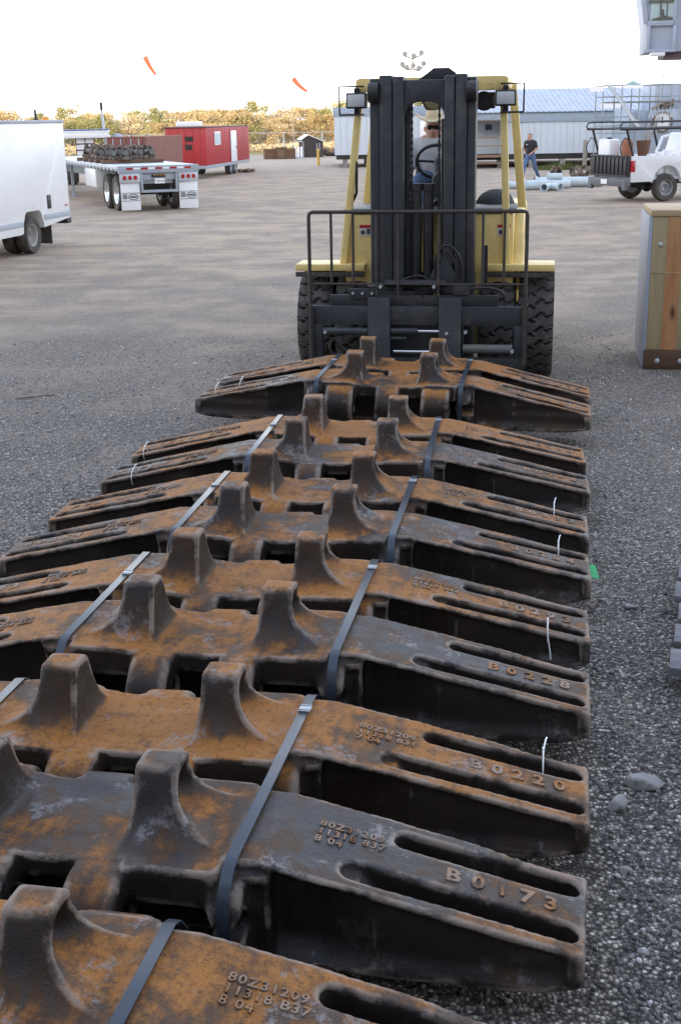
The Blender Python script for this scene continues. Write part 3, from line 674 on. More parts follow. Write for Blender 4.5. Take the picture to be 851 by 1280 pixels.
# carriage
m = MB(); m.b(-.955, .935, -.93, -.86, .635, .803); m.b(-.80, .70, -.88, -.84, .803, .895); m.b(-.955, .935, -.93, -.86, .25, .345); m.b(-.955, -.86, -.93, -.87, .34, .64); m.b(.84, .935, -.93, -.87, .34, .64); m.b(-.3, .3, -.86, -.70, .3, .84)
m.b(.385, .40, -.9, -.86, .34, .64); m.build('carriage', mast_b, FL, .006)
for x0, x1, z, r_ in ((-.85, -.45, .58, .034), (-.24, 0, .585, .03), (-.24, -.10, .52, .018)): m = MB(); m.cyl((x0, -.945, z), (x1, -.945, z), r_); m.build('side_shift_cylinder', mast_b, FL)
m = MB(); m.cyl((.40, -.945, .435), (.83, -.945, .435), .040); m.build('side_shift_cylinder', paint('worn grey rod', (.13, .125, .12), .5), FL)
for x0 in (-.443, .185):
    m = MB(); m.prism([(-.985, .885), (-.932, .885), (-.932, .16), (-.94, .10), (-2.20, .10), (-2.60, .135), (-2.60, .15), (-.985, .158)], 'x', x0, x0+.195); m.build('fork', mast_b, FL, .005)
# load backrest
m = MB(); r = .0125
m.tube([(-.962, -.95, .30), (-.962, -.95, 1.58), (-.955, -.95, 1.608), (-.93, -.95, 1.62), (.90, -.95, 1.62), (.925, -.95, 1.608), (.932, -.95, 1.58), (.932, -.95, .30)], r+.004, 8)
m.cyl((-.96, -.95, 1.0), (.93, -.95, 1.0), r*.7, seg=8)
for x in (-.765, -.572, .558, .742): m.cyl((x, -.95, 1.0), (x, -.95, 1.62), r, seg=8)
for x in (-.365, -.177, .175): m.cyl((x, -.95, .90), (x, -.95, 1.62), r*.85, seg=8)
m.bar((-.962, -.945, .30), (-.962, -.945, .80), .05, .02); m.bar((.932, -.945, .30), (.932, -.945, .82), .05, .02); m.build('load_backrest', paint('worn dark steel', (.05, .042, .038), .55, var=.3, dirt=(.12, .06, .035), damt=.6, dscale=6), FL)
# overhead guard
for s in (-1, 1):
    m = MB(); xb = -.752 if s < 0 else .748; xt = -.60 if s < 0 else .672
    m.bar((xb, -.36, 1.09), (xt, -.14, 2.70), .062, .09, (0, -1, 0)); m.build('front_pillar', yellow, FL, .008)
    m = MB(); xb = -.80 if s < 0 else .87; xt = -.62 if s < 0 else .715
    m.bar((xb, 1.30, 1.18), (xt, 1.15, 2.69), .08, .09, (0, -1, 0)); m.build('rear_pillar', yellow, FL, .008)
m = MB(); m.b(-.645, -.56, -.20, 1.3, 2.64, 2.725); m.b(.63, .715, -.20, 1.3, 2.64, 2.725); m.b(-.62, .70, -.21, -.13, 2.615, 2.735); m.b(-.62, .70, 1.24, 1.32, 2.64, 2.725)
for k in range(6): m.b(-.58, .65, .06+k*.2, .085+k*.2, 2.645, 2.705)
m.build('overhead_guard', yellow, FL, .006)
for s in (-1, 1):
    c = Vector((-.628 if s < 0 else .70, -.30, 2.545)); m = MB(); m.box(c+Vector((0, .05, 0)), (.185, .11, .135)); m.box(c+Vector((0, .06, -.085)), (.05, .05, .07)); m.box(c+Vector((0, .06, .085)), (.05, .06, .05))
    h = m.build('headlight', black_p, FL, .012)
    m = MB(); m.box(c+Vector((0, -.008, 0)), (.155, .012, .105)); m.build('lens', lens, h, .008)
    m = MB(); x0, x1 = (c.x-.15, c.x+.06) if s < 0 else (c.x-.04, c.x+.16); q = [(x0, c.y, c.z-.12), (x0, c.y, c.z+.12), (x1, c.y, c.z+.12), (x1, c.y+.06, c.z+.12)]; q2 = [(x0, c.y, c.z-.12), (x1, c.y, c.z-.12), (x1, c.y+.06, c.z-.12)]
    if s > 0: q = [(x1, c.y, c.z-.12), (x1, c.y, c.z+.12), (x0, c.y, c.z+.12), (x0, c.y+.06, c.z+.12)]; q2 = [(x1, c.y, c.z-.12), (x0, c.y, c.z-.12), (x0, c.y+.06, c.z-.12)]
    m.tube(q, .0085, 8); m.tube(q2, .0085, 8); m.build('lamp_guard', black_p, FL)
m = MB(); m.cyl((.50, -.12, 2.525), (.50, .08, 2.525), .085, seg=20); m.b(.51, .60, -.10, .04, 2.46, 2.60); m.build('horn', black_p, FL, .01)
m = MB(); m.prism([(-.06, 2.70), (.30, 2.70), (.275, 2.76), (.215, 2.80), (.085, 2.80), (.03, 2.76)], 'y', -.50, -.47); m.build('lifting_plate', black_p, FL, .004)
m = MB(); m.prism([(-.15, 2.62), (.12, 2.62), (.10, 2.50), (.03, 2.455), (-.06, 2.455)], 'y', .30, .42); m.build('fan_housing', paint('dusty brown housing', (.07, .06, .045), .6), FL, .02)
m = MB(); m.lathe([(.02, -.015), (.075, -.015), (.085, .0), (.075, .012), (.02, .012)], 'y', 20, (.02, .28, 2.54)); m.build('fan', paint('tan housing', (.22, .19, .12), .6), FL)
for x0 in (-.605, .655):
    m = MB(); m.b(x0, x0+.115, -.327, -.321, 1.36, 1.46); p = m.build('warning_label', wlet, FL); m = MB(); m.b(x0, x0+.115, -.331, -.3275, 1.432, 1.46); m.build('label_header', red_l, p)
    m = MB(); m.b(x0+.012, x0+.05, -.331, -.3275, 1.375, 1.41); m.b(x0+.065, x0+.10, -.331, -.3275, 1.375, 1.425); m.build('label_print', dlet, p)
m = MB(); m.tube([(-.66, -.22, 2.05), (-.63, -.28, 2.0), (-.635, -.28, 1.74), (-.70, -.22, 1.62)], .013, 8); m.build('grab_handle', black_p, FL)
# controls and seat
m = MB(); pts = []; tl = R(38)
for k in range(32):
    a = 2*PI*k/32; pts.append((.05+.205*math.cos(a), .42-.205*math.sin(a)*math.sin(R(40)), 1.985+.205*math.sin(a)*math.cos(R(40))))
m.tube(pts, .0165, 8, True)
for a in (R(175), R(5), R(270)): m.cyl((.05, .42, 1.985), (.05+.205*math.cos(a), .42-.205*math.sin(a)*math.sin(R(40)), 1.985+.205*math.sin(a)*math.cos(R(40))), .012, seg=8)
m.sphere((.05, .42, 1.985), .04, 10); m.cyl((.05, .40, 1.985), (.07, .12, 1.62), .035); m.build('steering_wheel', black_p, FL)
m = MB(); m.prism([(.02, 1.60), (.30, 1.60), (.30, 1.86), (.22, 1.96), (.10, 1.93), (.02, 1.86)], 'y', .12, .30); m.build('dash_console', mast_b, FL, .02)
m = MB(); m.b(-.26, .26, .72, 1.2, 1.60, 1.72); m.prism([(1.15, 1.70), (1.26, 1.70), (1.36, 2.15), (1.28, 2.18)], 'x', -.25, .25); m.build('seat', black_p, FL, .035, 3)
m = MB(); m.b(.55, .585, -.62, -.58, .95, 1.30); m.build('tilt_arm', black_p, FL)

# ------------------------------------------------------------------ people
def person_parts(root, J, scale=1., pants=True, face=0.):
    """J: joints (local metres). One continuous body; shirt, trousers, hair are children."""
    g = lambda k: np.array(J[k], float)
    def limbs(X, Y, Z, grow=0., which='all'):
        d = None
        def add(v, k=.03):
            nonlocal d
            d = v if d is None else smin(d, v, k)
        if which in ('all', 'shirt'):
            add(capsule(X, Y, Z, g('pelvis')+[0, 0, .02], g('chest'), .145+grow, .155+grow))
            add(capsule(X, Y, Z, g('shl')*.7+g('shr')*.3, g('shr')*.7+g('shl')*.3, .105+grow, .105+grow), .06)
            for s in 'lr':
                add(capsule(X, Y, Z, g('sh'+s), (g('sh'+s)+2*g('el'+s))/3 if which == 'shirt' else g('el'+s), .062+grow*1.3, .046+grow*1.8), .04)
        if which in ('all', 'pants'):
            add(capsule(X, Y, Z, g('pelvis')+[0, 0, .05], g('pelvis')-[0, 0, .03], .14+grow, .145+grow), .04)
            for s in 'lr':
                add(capsule(X, Y, Z, g('hip'+s), g('kn'+s), .086+grow, .060+grow), .05)
                add(capsule(X, Y, Z, g('kn'+s), g('an'+s), .058+grow*1.3, .042+grow*1.8), .025)
        if which == 'all':
            for s in 'lr':
                add(capsule(X, Y, Z, g('el'+s), g('wr'+s), .043, .029), .02)
                hd = g('wr'+s)+(g('wr'+s)-g('el'+s))/np.linalg.norm(g('wr'+s)-g('el'+s))*.085
                add(capsule(X, Y, Z, g('wr'+s), hd, .026, .032), .015)
                ft = g('an'+s)+np.array(J['toe']); add(capsule(X, Y, Z, g('an'+s)-[0, 0, .04], ft, .042, .034), .02)
            h = g('head'); fw_ = np.array(J['look'], float); fw_ /= np.linalg.norm(fw_); sd = np.cross(fw_, [0, 0, 1])
            add(capsule(X, Y, Z, g('chest')+[0, 0, .10], h-[0, 0, .05], .062, .055), .04)
            e = ell(X, Y, Z, h+[0, 0, .02], (.083, .09, .108)); add(e, .03)
            add(ell(X, Y, Z, h+fw_*.025-[0, 0, .055], (.058, .058, .066)), .03)
            n0 = h+fw_*.088; add(capsule(X, Y, Z, n0+[0, 0, .012], n0+fw_*.022-[0, 0, .028], .010, .017), .015)
            add(capsule(X, Y, Z, h+fw_*.082-[0, 0, .062]-sd*.02, h+fw_*.082-[0, 0, .062]+sd*.02, .010, .010), .008)
            for q in (-1, 1):
                add(ell(X, Y, Z, h+sd*q*.084, (.02, .02, .032)), .01)
                d = smax(d, -(np.sqrt(((X-(h+fw_*.094+sd*q*.032)[0]))**2+((Y-(h+fw_*.094+sd*q*.032)[1]))**2+((Z-(h+[0, 0, .012])[2]))**2)-.020), .012)
        return d
    P = np.array([v for k, v in J.items() if k not in ('look', 'toe')]); lo, hi = P.min(0)-.3, P.max(0)+.3
    b_ = smooth_link('body', surface(lambda X, Y, Z: limbs(X, Y, Z), lo, hi, .0125, 'body'), skin, root)
    return limbs, lo, hi
# the driver sits in the forklift, looking out to the left of the mast
DR = thing('person', 'driver in grey T-shirt, pale cowboy hat and dark sunglasses sitting in the forklift', 'person', (.87, 11.95, 0), R(-9.5))
oy = .98
J = dict(pelvis=(-.02, oy, 1.83), chest=(-.04, oy-.03, 2.06), shl=(-.235, oy-.05, 2.12), shr=(.165, oy-.05, 2.12), ell=(-.285, oy-.12, 1.86), elr=(.24, oy-.16, 1.88), wrl=(-.25, oy-.33, 1.70), wrr=(.19, oy-.42, 2.0),
         hipl=(-.11, oy-.02, 1.80), hipr=(.08, oy-.02, 1.80), knl=(-.14, oy-.45, 1.80), knr=(.13, oy-.45, 1.80), anl=(-.15, oy-.55, 1.42), anr=(.14, oy-.55, 1.42), head=(-.035, oy-.07, 2.285), look=(-.02, -1, -.02), toe=(0, -.16, -.06))
lb, lo_, hi_ = person_parts(DR, J)
smooth_link('shirt', surface(lambda X, Y, Z: smax(lb(X, Y, Z, .012, 'shirt'), Z-2.205-.0*X, .02), lo_, hi_, .0125, 'shirt'), shirt_g, DR)
smooth_link('jeans', surface(lambda X, Y, Z: lb(X, Y, Z, .010, 'pants'), lo_, hi_, .0125, 'jeans'), denim, DR)
hx, hy, hz_ = J['head']
def hat(X, Y, Z):
    x, y, z = X-hx, Y-hy, Z-(hz_+.075)
    up_ = .55*x**2*3.2+.04*np.abs(x)-.35*(y**2); r_ = np.sqrt((x/.185)**2+(y/.20)**2)
    brim = np.maximum(np.abs(z-up_)-.008, (r_-1)*.18)
    cr = ell(x, y, z, (0, 0, .01), (.088, .105, .150)); cr = smax(cr, -ell(x, y, z, (0, 0, .165), (.030, .09, .045)), .02); cr = np.maximum(cr, -z-.005+up_*.0)
    return smin(brim, cr, .02)
HT = smooth_link('hat', surface(hat, (hx-.25, hy-.26, hz_-.02), (hx+.25, hy+.26, hz_+.28), .008, 'hat'), straw, DR)
def glasses(X, Y, Z):
    d = None
    for q in (-1, 1):
        e = ell(X, Y, Z, (hx+q*.034, hy-.098, hz_+.014), (.031, .014, .023)); d = e if d is None else np.minimum(d, e)
        d = np.minimum(d, capsule(X, Y, Z, (hx+q*.06, hy-.09, hz_+.02), (hx+q*.086, hy, hz_+.02), .006, .006))
    return np.minimum(d, capsule(X, Y, Z, (hx-.05, hy-.104, hz_+.022), (hx+.05, hy-.104, hz_+.022), .007, .007))
smooth_link('sunglasses', surface(glasses, (hx-.12, hy-.14, hz_-.04), (hx+.12, hy+.04, hz_+.07), .005, 'sunglasses'), shade, DR)
def hairf(X, Y, Z): return np.maximum(ell(X, Y, Z, (hx, hy+.022, hz_+.02), (.088, .088, .108)), np.maximum(hy-.01-Y, Z-(hz_+.09)))
smooth_link('hair', surface(hairf, (hx-.13, hy-.1, hz_-.15), (hx+.13, hy+.16, hz_+.15), .008, 'hair'), hair_m, DR)
o = text('shirt_print', 'JC', .05, DR, (-.075, oy-.212, 1.90), (R(86), 0, 0), red_l, .002)
# the man walking in front of the white building
WK = thing('person', 'man in black T-shirt and blue jeans walking in front of the white building', 'person', (7.62, 50.4, 0), R(-32))
J = dict(pelvis=(0, 0, .93), chest=(.0, -.03, 1.27), shl=(-.185, -.03, 1.37), shr=(.185, -.03, 1.37), ell=(-.265, .05, 1.12), elr=(.275, -.04, 1.13), wrl=(-.22, .12, .90), wrr=(.12, -.20, .98),
         hipl=(-.10, 0, .88), hipr=(.10, 0, .88), knl=(-.14, -.24, .50), knr=(.16, .08, .47), anl=(-.17, -.36, .085), anr=(.20, .36, .10), head=(-.03, -.06, 1.575), look=(-.35, -1, -.25), toe=(-.10, -.15, -.045))
lb, lo_, hi_ = person_parts(WK, J)
smooth_link('shirt', surface(lambda X, Y, Z: np.maximum(lb(X, Y, Z, .012, 'shirt'), .90-Z), lo_, hi_, .0125, 'shirt'), shirt_k, WK)
smooth_link('jeans', surface(lambda X, Y, Z: np.maximum(lb(X, Y, Z, .012, 'pants'), .06-Z), lo_, hi_, .0125, 'jeans'), denim, WK)
hx, hy, hz_ = J['head']
def hairf(X, Y, Z): return np.maximum(ell(X, Y, Z, (hx, hy+.012, hz_+.03), (.089, .094, .108)), (hz_+.05-Z)*.7-(Y-hy)*.7)
smooth_link('hair', surface(hairf, (hx-.13, hy-.13, hz_-.12), (hx+.13, hy+.14, hz_+.17), .009, 'hair'), hair_m, WK)
m = MB()
for s in 'lr':
    a = J['an'+s]; m.bar((a[0]+.03, a[1]+.06, .045), (a[0]-.11, a[1]-.17, .04), .09, .085)
m.build('shoe', black_p, WK, .02)
m = MB(); m.box((-.075, -.203, 1.30), (.085, .006, .022), Euler((0, R(-4), 0))); m.build('shirt_badge', lgrey, WK)
# ------------------------------------------------------------------ vehicles in the yard
def logo(parent, x, y, z, k=1.):
    m = MB(); pts = [(x+.17*k*math.cos(a)+.09*k, y, z+.075*k*math.sin(a)) for a in [2*PI*i/24 for i in range(24)]]; m.tube(pts, .010*k, 6, True); m.b(x-.03*k, x+.21*k, y-.004, y+.004, z-.022*k, z+.022*k)
    for q in range(4): m.b(x-.27*k, x-.12*k, y-.004, y+.004, z+(.055-q*.035)*k, z+(.075-q*.035)*k)
    fr = [(x-.31*k, y, z-.11*k), (x+.30*k, y, z-.11*k), (x+.30*k, y, z+.11*k), (x-.31*k, y, z+.11*k)]; m.tube(fr, .006*k, 4, True)
    m.build('maker_badge', dlet, parent)
# box truck
BT = thing('box_truck', 'white box truck with grey skirt stripe at the left edge of the photo', 'truck', (-5.40, 26.1, 0), R(-12))
def arch(cx, r, z0, n=12): return [(cx+r*math.cos(PI-k*PI/n), z0+r*math.sin(PI-k*PI/n)) for k in range(n+1)]
m = MB(); prof = [(-6.2, .40), (-2.25, .40)]+[(-1.71+q, z) for q, z in [(-.46, .42), (-.43, .60), (-.34, .76), (-.26, .80), (.26, .80), (.34, .76), (.43, .60), (.47, .46)]]+[(0, .56), (0, 2.40), (-6.2, 2.40)]
m.prism(prof, 'x', -2.15, 0); m.build('box_body', white_p, BT, .012)
m = MB(); m.b(.002, .014, -6.2, -2.18, .545, .645); m.b(.002, .014, -1.24, -.005, .60, .70); m.build('skirt_stripe', grey_m, BT, .003)
m = MB(); m.b(-2.17, .02, -6.22, .02, 2.402, 2.455); m.build('roof_rail', paint('grey blue rail', (.36, .38, .47), .45), BT, .006)
m = MB(); m.b(.003, .022, -1.05, -.90, .80, 1.06); m.build('fuel_filler', black_p, BT, .01)
m = MB(); m.b(.003, .016, -.22, -.12, .80, .83); m.build('side_marker', red_l, BT, .003)
m = MB(); m.b(-.45, -.02, -.92, -.90, .12, .60); m.build('mud_flap', rubber, BT); m = MB(); m.b(-2.1, -.05, -.05, .16, .44, .56); m.build('rear_bumper', black_p, BT, .01)
m = MB(); m.b(-1.55, -.6, -6.2, .0, .42, .62); m.build('chassis', black_p, BT)
wbt = wheel(BT, -.14, -1.71, .355, .235, .21, 20, paint('dull steel rim', (.34, .33, .31), .5), tread=False)
for x, y in ((-.42, -1.71), (-1.72, -1.71), (-2.0, -1.71), (-.18, -6.9), (-1.95, -6.9)): wheel(BT, x, y, .355, .235, .21, 20, None, src=wbt)
m = MB(); m.prism([(-8.3, .45), (-8.3, 1.05), (-7.5, 1.25), (-7.0, 1.85), (-6.25, 1.9), (-6.25, .45)], 'x', -2.0, -.12); m.build('cab', white_p, BT, .05, 3)
m = MB(); m.b(-.118, -.10, -7.0, -6.4, 1.2, 1.75); m.build('cab_window', glass_d, BT, .01)
# flatbed trailer
FB = thing('flatbed_trailer', 'grey flatbed trailer with white mud flaps and red and white rear tape', 'trailer', (-4.83, 35.6, 0), R(22))
m = MB(); m.b(-1.26, 1.26, .1, 12, 1.12, 1.24); m.b(-.5, .5, .2, 12, .75, 1.12); m.build('deck', lgrey, FB, .01)
m = MB()
for k in range(22):
    for s in (-1, 1): m.b(s*1.262, s*1.30, .3+k*.5, .42+k*.5, 1.10, 1.22)
for s in (-1, 1): m.b(s*1.30, s*1.312, .1, 12, 1.17, 1.23)
m.build('stake_rail', lgrey, FB)
m = MB(); m.b(-1.30, 1.30, -.02, .11, 1.045, 1.243); m.b(-.60, -.53, .0, .1, .58, 1.05); m.b(.53, .60, .0, .1, .58, 1.05); m.b(-.60, .60, .0, .1, .52, .59); m.b(-.53, .53, .05, .1, .86, 1.04); m.build('rear_frame', grey_m, FB, .008)
m = MB()
for k in range(9):
    if k % 2 == 0: m.b(-1.05+k*.235, -1.05+k*.235+.20, -.030, -.021, 1.145, 1.195)
m.build('red_tape', red_l, FB)
m = MB()
for k in range(9):
    if k % 2 == 1: m.b(-1.05+k*.235, -1.05+k*.235+.20, -.030, -.021, 1.145, 1.195)
m.build('white_tape', plastic_w, FB)
for x0 in (-1.27, .62):
    m = MB(); m.b(x0, x0+.65, .0, .05, .80, 1.04); p = m.build('light_panel', lgrey, FB, .006)
    for k in range(3):
        m = MB(); m.lathe([(.01, -.022), (.055, -.018), (.062, 0), (.01, .005)], 'y', 16, (x0+.15+k*.175, -.003, .93)); m.build('tail_light', red_l, p)
    m = MB(); m.b(x0+.02, x0+.64, .06, .075, .06, .79); p = m.build('mud_flap', plastic_w, FB, .012); logo(p, x0+.33, .052, .42, .95)
m = MB(); m.b(-.16, .16, -.012, -.002, .76, .90); p = m.build('licence_plate', plastic_w, FB); text('plate_number', 'T 842 KR', .075, p, (0, -.014, .80), (R(90), 0, 0), dlet, .001)
m = MB()
for k in range(4): m.sphere((-.15+k*.1, -.01, .985), .022, 8)
m.build('marker_light', amber, FB); m = MB(); m.b(-.25, .2, -.0, .04, .93, 1.0); m.build('light_bar', black_p, FB, .005)
wf = wheel(FB, -1.05, 1.0, .49, .26, .29, 20, chrome, -1, tread=False)
for x, y in ((-.75, 1.0), (.75, 1.0), (1.05, 1.0), (-1.05, 2.25), (-.75, 2.25), (.75, 2.25), (1.05, 2.25)): wheel(FB, x, y, .49, .26, .29, 20, None, src=wf)
m = MB(); m.cyl((-.8, 1.0, .49), (.8, 1.0, .49), .07); m.cyl((-.8, 2.25, .49), (.8, 2.25, .49), .07); m.b(-.5, .5, .6, 2.8, .55, .76); m.build('axle', black_p, FB)
m = MB(); m.b(-1.25, -.55, 3.3, 4.9, .55, 1.08); m.build('tool_box', white_p, FB, .02)
m = MB(); m.b(-.9, -.8, 8.8, 8.9, 0, 1.1); m.b(.8, .9, 8.8, 8.9, 0, 1.1); m.b(-1., -.7, 8.7, 9, 0, .03); m.b(.7, 1., 8.7, 9, 0, .03); m.build('landing_leg', grey_m, FB)
FB.scale = (.87, 1, 1); bpy.context.view_layer.update()
# rusty roller brackets riding on the trailer
def roller_bracket():
    r = thing('roller_bracket', 'rusty roller bracket with two pierced ears lying on the flatbed trailer', 'machine part', (0, 0, 0), 0, 'rusty roller brackets on the flatbed trailer')
    m = MB(); m.b(-.40, .40, -.30, .30, 0, .12)
    for y in (-.26, .18): 
        for x in (-.22, .22): m.prism([(x-.19, .10), (x+.19, .10), (x+.07, .48), (x-.07, .48)], 'y', y, y+.06)
    m.build('frame', rust, r, .01)
    m = MB()
    for x in (-.22, .22): m.cyl((x, -.34, .24), (x, .32, .24), .10, seg=14)
    m.build('roller', paint('greasy grey steel', (.14, .15, .15), .5), r)
    m = MB()
    for x in (-.22, .22): m.cyl((x, -.275, .36), (x, .255, .36), .045, seg=10)
    m.build('pin', black_p, r); return r
rb = roller_bracket()
for k, (x, y) in enumerate(((-.55, 2.5), (-.55, 3.35), (-.6, 4.3), (-.5, 5.2), (.35, 3.0), (.3, 4.0), (-.55, 6.2))):
    o = rb if k == 0 else copy_tree(rb); o.location = FB.matrix_world @ Vector((x, y, 1.345)); o.scale = (.78, .78, .82); o.rotation_euler = (0, 0, R(4+7*k))
m = MB(); m.b(-1.05, .75, -.12, .12, 0, .10); m.b(-1.05, .75, .8, 1.04, 0, .10); m.b(-1.05, .75, 1.7, 1.95, 0, .10); m.b(-1.05, .75, 2.6, 2.8, 0, .1); m.b(-1.05, .1, 3.6, 3.8, 0, .1)
o = m.build('dunnage', wood_dark, None, .004); o.location = FB.matrix_world @ Vector((0, 2.45, 1.242)); o.rotation_euler = (0, 0, R(22)); tag(o, 'dark timber boards under the brackets on the flatbed trailer', 'timber')
# white canopied tractor behind the flatbed, loader behind the box truck
TR = thing('tractor', 'white tractor with flat canopy, blue roof edge and tall exhaust stack', 'tractor', (-9.85, 52.5, 0), R(8))
m = MB(); m.b(-1.1, .80, -.7, .9, 1.98, 2.09); m.prism([(.70, 1.98), (.85, 1.90), (.90, 1.75), (.90, .9), (.80, .9), (.80, 1.72), (.74, 1.85), (.6, 1.93)], 'y', -.7, -.6); m.prism([(-1.1, 1.98), (-1.1, .9), (-1.0, .9), (-1.0, 1.98)], 'y', -.7, -.6); m.b(-1.1, .80, -.72, -.68, 1.80, 1.98); m.build('canopy', plastic_w, TR, .02)
m = MB(); m.b(-1.12, .82, -.72, .92, 2.092, 2.13); m.build('roof_edge', paint('blue trim', (.10, .17, .42), .5), TR, .008)
m = MB()
for r_ in range(3):
    for c in range(2): m.b(-.5+c*.36, -.18+c*.36, -.5, -.47, 1.12+r_*.24, 1.31+r_*.24)
m.build('notice_board', plastic_w, TR); m = MB(); m.b(-.53, .22, -.465, -.44, .9, 1.80); m.build('board_back', black_p, TR)
m = MB(); m.b(-1.0, .9, -.5, .6, .5, 1.0); m.b(.2, .42, -.2, .1, 1.0, 1.35); m.build('body', grey_m, TR, .04)
m = MB(); m.cyl((.66, .1, 1.0), (.56, .1, 2.9), .05); m.build('exhaust_stack', lgrey, TR); m = MB(); m.cyl((.561, .1, 2.85), (.55, .1, 3.16), .055); m.build('exhaust_cap', black_p, TR)
m = MB(); m.sphere((1.12, 0, 1.75), .26, 14, (1, 1, .8)); m.cyl((1.12, 0, .8), (1.12, 0, 1.75), .18); m.build('air_cleaner', grey_m, TR)
wt = wheel(TR, -.75, -.6, .5, .35, .27, 18, grey_m, -1, tread=False)
for x, y in ((-.75, .7), (.8, -.5), (.8, .6)): wheel(TR, x, y, .5, .35, .27, 18, None, src=wt)
LD = thing('loader', 'grey loader mostly hidden behind the white box truck, amber beacon and stack above its roof', 'loader', (-10.7, 47, 0), 0)
m = MB(); m.b(-1.3, .5, -1.2, 1.8, .6, 2.25); m.build('body', grey_m, LD, .05); m = MB(); m.cyl((.0, .1, 2.2), (.0, .1, 2.55), .07); m.cyl((.0, .1, 2.5), (-.02, .1, 2.86), .045); m.build('exhaust_stack', black_p, LD); m = MB(); m.cyl((.34, .1, 2.24), (.34, .1, 2.60), .13, .12); m.build('beacon', amber, LD)
wl = wheel(LD, .3, -.8, .6, .4, .3, 18, grey_m, 1, tread=False)
for x, y in ((-1.2, -.8), (.3, 1.3), (-1.2, 1.3)): wheel(LD, x, y, .6, .4, .3, 18, None, src=wl)
# shipping container
CT = thing('shipping_container', 'brown shipping container with yellow and white lettering behind the flatbed', 'container', (-7.0, 48, 0), R(-12))
def corr(u0, u1, dep, base, per=.20):
    n = int((u1-u0)/per); P = []
    for k in range(n):
        a = u0+k*(u1-u0)/n; w_ = (u1-u0)/n; P += [(a, base), (a+w_*.35, base), (a+w_*.5, base-dep), (a+w_*.85, base-dep)]
    return P+[(u1, base)]
L_, W_, H0, H1 = 4.2, 1.4, .12, 1.86
m = MB(); m.prism(corr(.08, L_-.08, .035, 0.)[::-1]+[(.08, .06), (L_-.08, .06)], 'z', H0, H1-.04)
for v in m.bm.verts: v.co = Vector((-v.co.y*-1, v.co.x, v.co.z))
m.b(-W_, -.06, .05, L_, H0, H1-.02); m.build('side_wall', brown_c, CT)
m = MB()
for x, y in ((0, 0), (-W_+.0, 0), (0, L_-.1), (-W_, L_-.1)): m.b(x-.05, x+.05, y, y+.1, 0, H1+.005)
m.b(-.05, .045, .05, L_, H1-.06, H1+.003); m.b(-W_, .04, -.012, .06, H1-.06, H1+.006); m.b(-.05, .045, .05, L_, 0, H0+.02); m.b(-W_, .04, -.012, .06, 0, H0+.02); m.build('frame', brown_c, CT, .005)
m = MB(); m.b(-W_+.06, -W_/2-.01, -.008, .04, H0+.02, H1-.06); m.build('door', brown_c, CT, .004); m = MB(); m.b(-W_/2+.01, -.06, -.008, .04, H0+.02, H1-.06); m.build('door', brown_c, CT, .004)
m = MB()
for x in (-1.2, -.9, -.5, -.2): m.cyl((x, -.03, H0), (x, -.03, H1-.06), .02, seg=8)
m.build('lock_bar', lgrey, CT)
for k, (b_, z) in enumerate((('MSFU 4173', 1.46), ('22G1', 1.34), ('2480 KG', 1.2))): text('container_lettering', b_, .11, CT, (-.36, -.014, z), (R(90), 0, 0), wlet, .003)
for k, c in enumerate('GOLD'[:3]): text('container_lettering', c, .34, CT, (.010, .40, 1.42-k*.26), (R(90), 0, R(90)), ylet, .012)
for k, (b_, z, s_) in enumerate((('K', 1.50, .2), ('B1', 1.34, .16), ('4', 1.08, .14))): text('container_lettering', b_, s_, CT, (.010, 2.85, z), (R(90), 0, R(90)), wlet, .012)
# red site trailer
RT = thing('site_trailer', 'red wooden site trailer with white door and small window on wheels', 'trailer', (-5.42, 55.0, 0), R(-8.5))
RL_, RW_ = 8.6, 1.75
m = MB(); m.b(-RW_, 0, 0, RL_, .56, 2.10); m.build('wall', red_p, RT, .01)
m = MB()
for k in range(22): m.b(.001, .012, .06+k*.39, .075+k*.39, .58, 2.05)
for k in range(5): m.b(-.2-k*.33, -.215-k*.33, -.012, -.001, .58, 2.05)
m.build('batten', paint('darker red batten', (.34, .03, .035), .5), RT)
m = MB(); m.b(-RW_-.03, .04, -.05, RL_+.04, 2.102, 2.15); m.build('roof', paint('dark roof edge', (.16, .08, .08), .6), RT, .008)
m = MB(); m.b(-1.35, -.4, .3, 1.2, 2.152, 2.36); m.build('roof_unit', plastic_w, RT, .03)
m = MB(); m.b(.014, .03, 1.5, 2.6, 1.36, 1.92); f_ = m.build('window', plastic_w, RT, .004); m = MB(); m.b(.031, .036, 1.58, 2.02, 1.42, 1.86); m.b(.031, .036, 2.08, 2.52, 1.42, 1.86); m.build('pane', glass_p, f_)
m = MB(); m.b(.014, .034, 4.6, 5.75, .57, 1.93); d_ = m.build('door', plastic_w, RT, .006); m = MB(); m.sphere((.05, 5.6, 1.2), .04, 8); m.build('handle', black_p, d_)
m = MB(); m.b(-RW_+.1, .0, .0, RL_, .42, .555); m.b(-.95, -.75, -1.6, 0, .42, .52); m.build('chassis', grey_m, RT, .01)
m = MB(); m.b(-.9, -.55, -.02, -.013, 1.55, 1.75); m.b(-.9, -.6, -.02, -.013, 1.2, 1.42); m.build('wall_box', black_p, RT)
wr = wheel(RT, -.12, 4.6, .36, .24, .2, 18, grey_m, 1, tread=False)
for x, y in ((-.12, 5.45), (-1.62, 4.6), (-1.62, 5.45)): wheel(RT, x, y, .36, .24, .2, 18, None, src=wr)
m = MB(); m.cyl((-.85, -1.5, 0), (-.85, -1.5, .5), .05); m.build('jockey_leg', grey_m, RT)
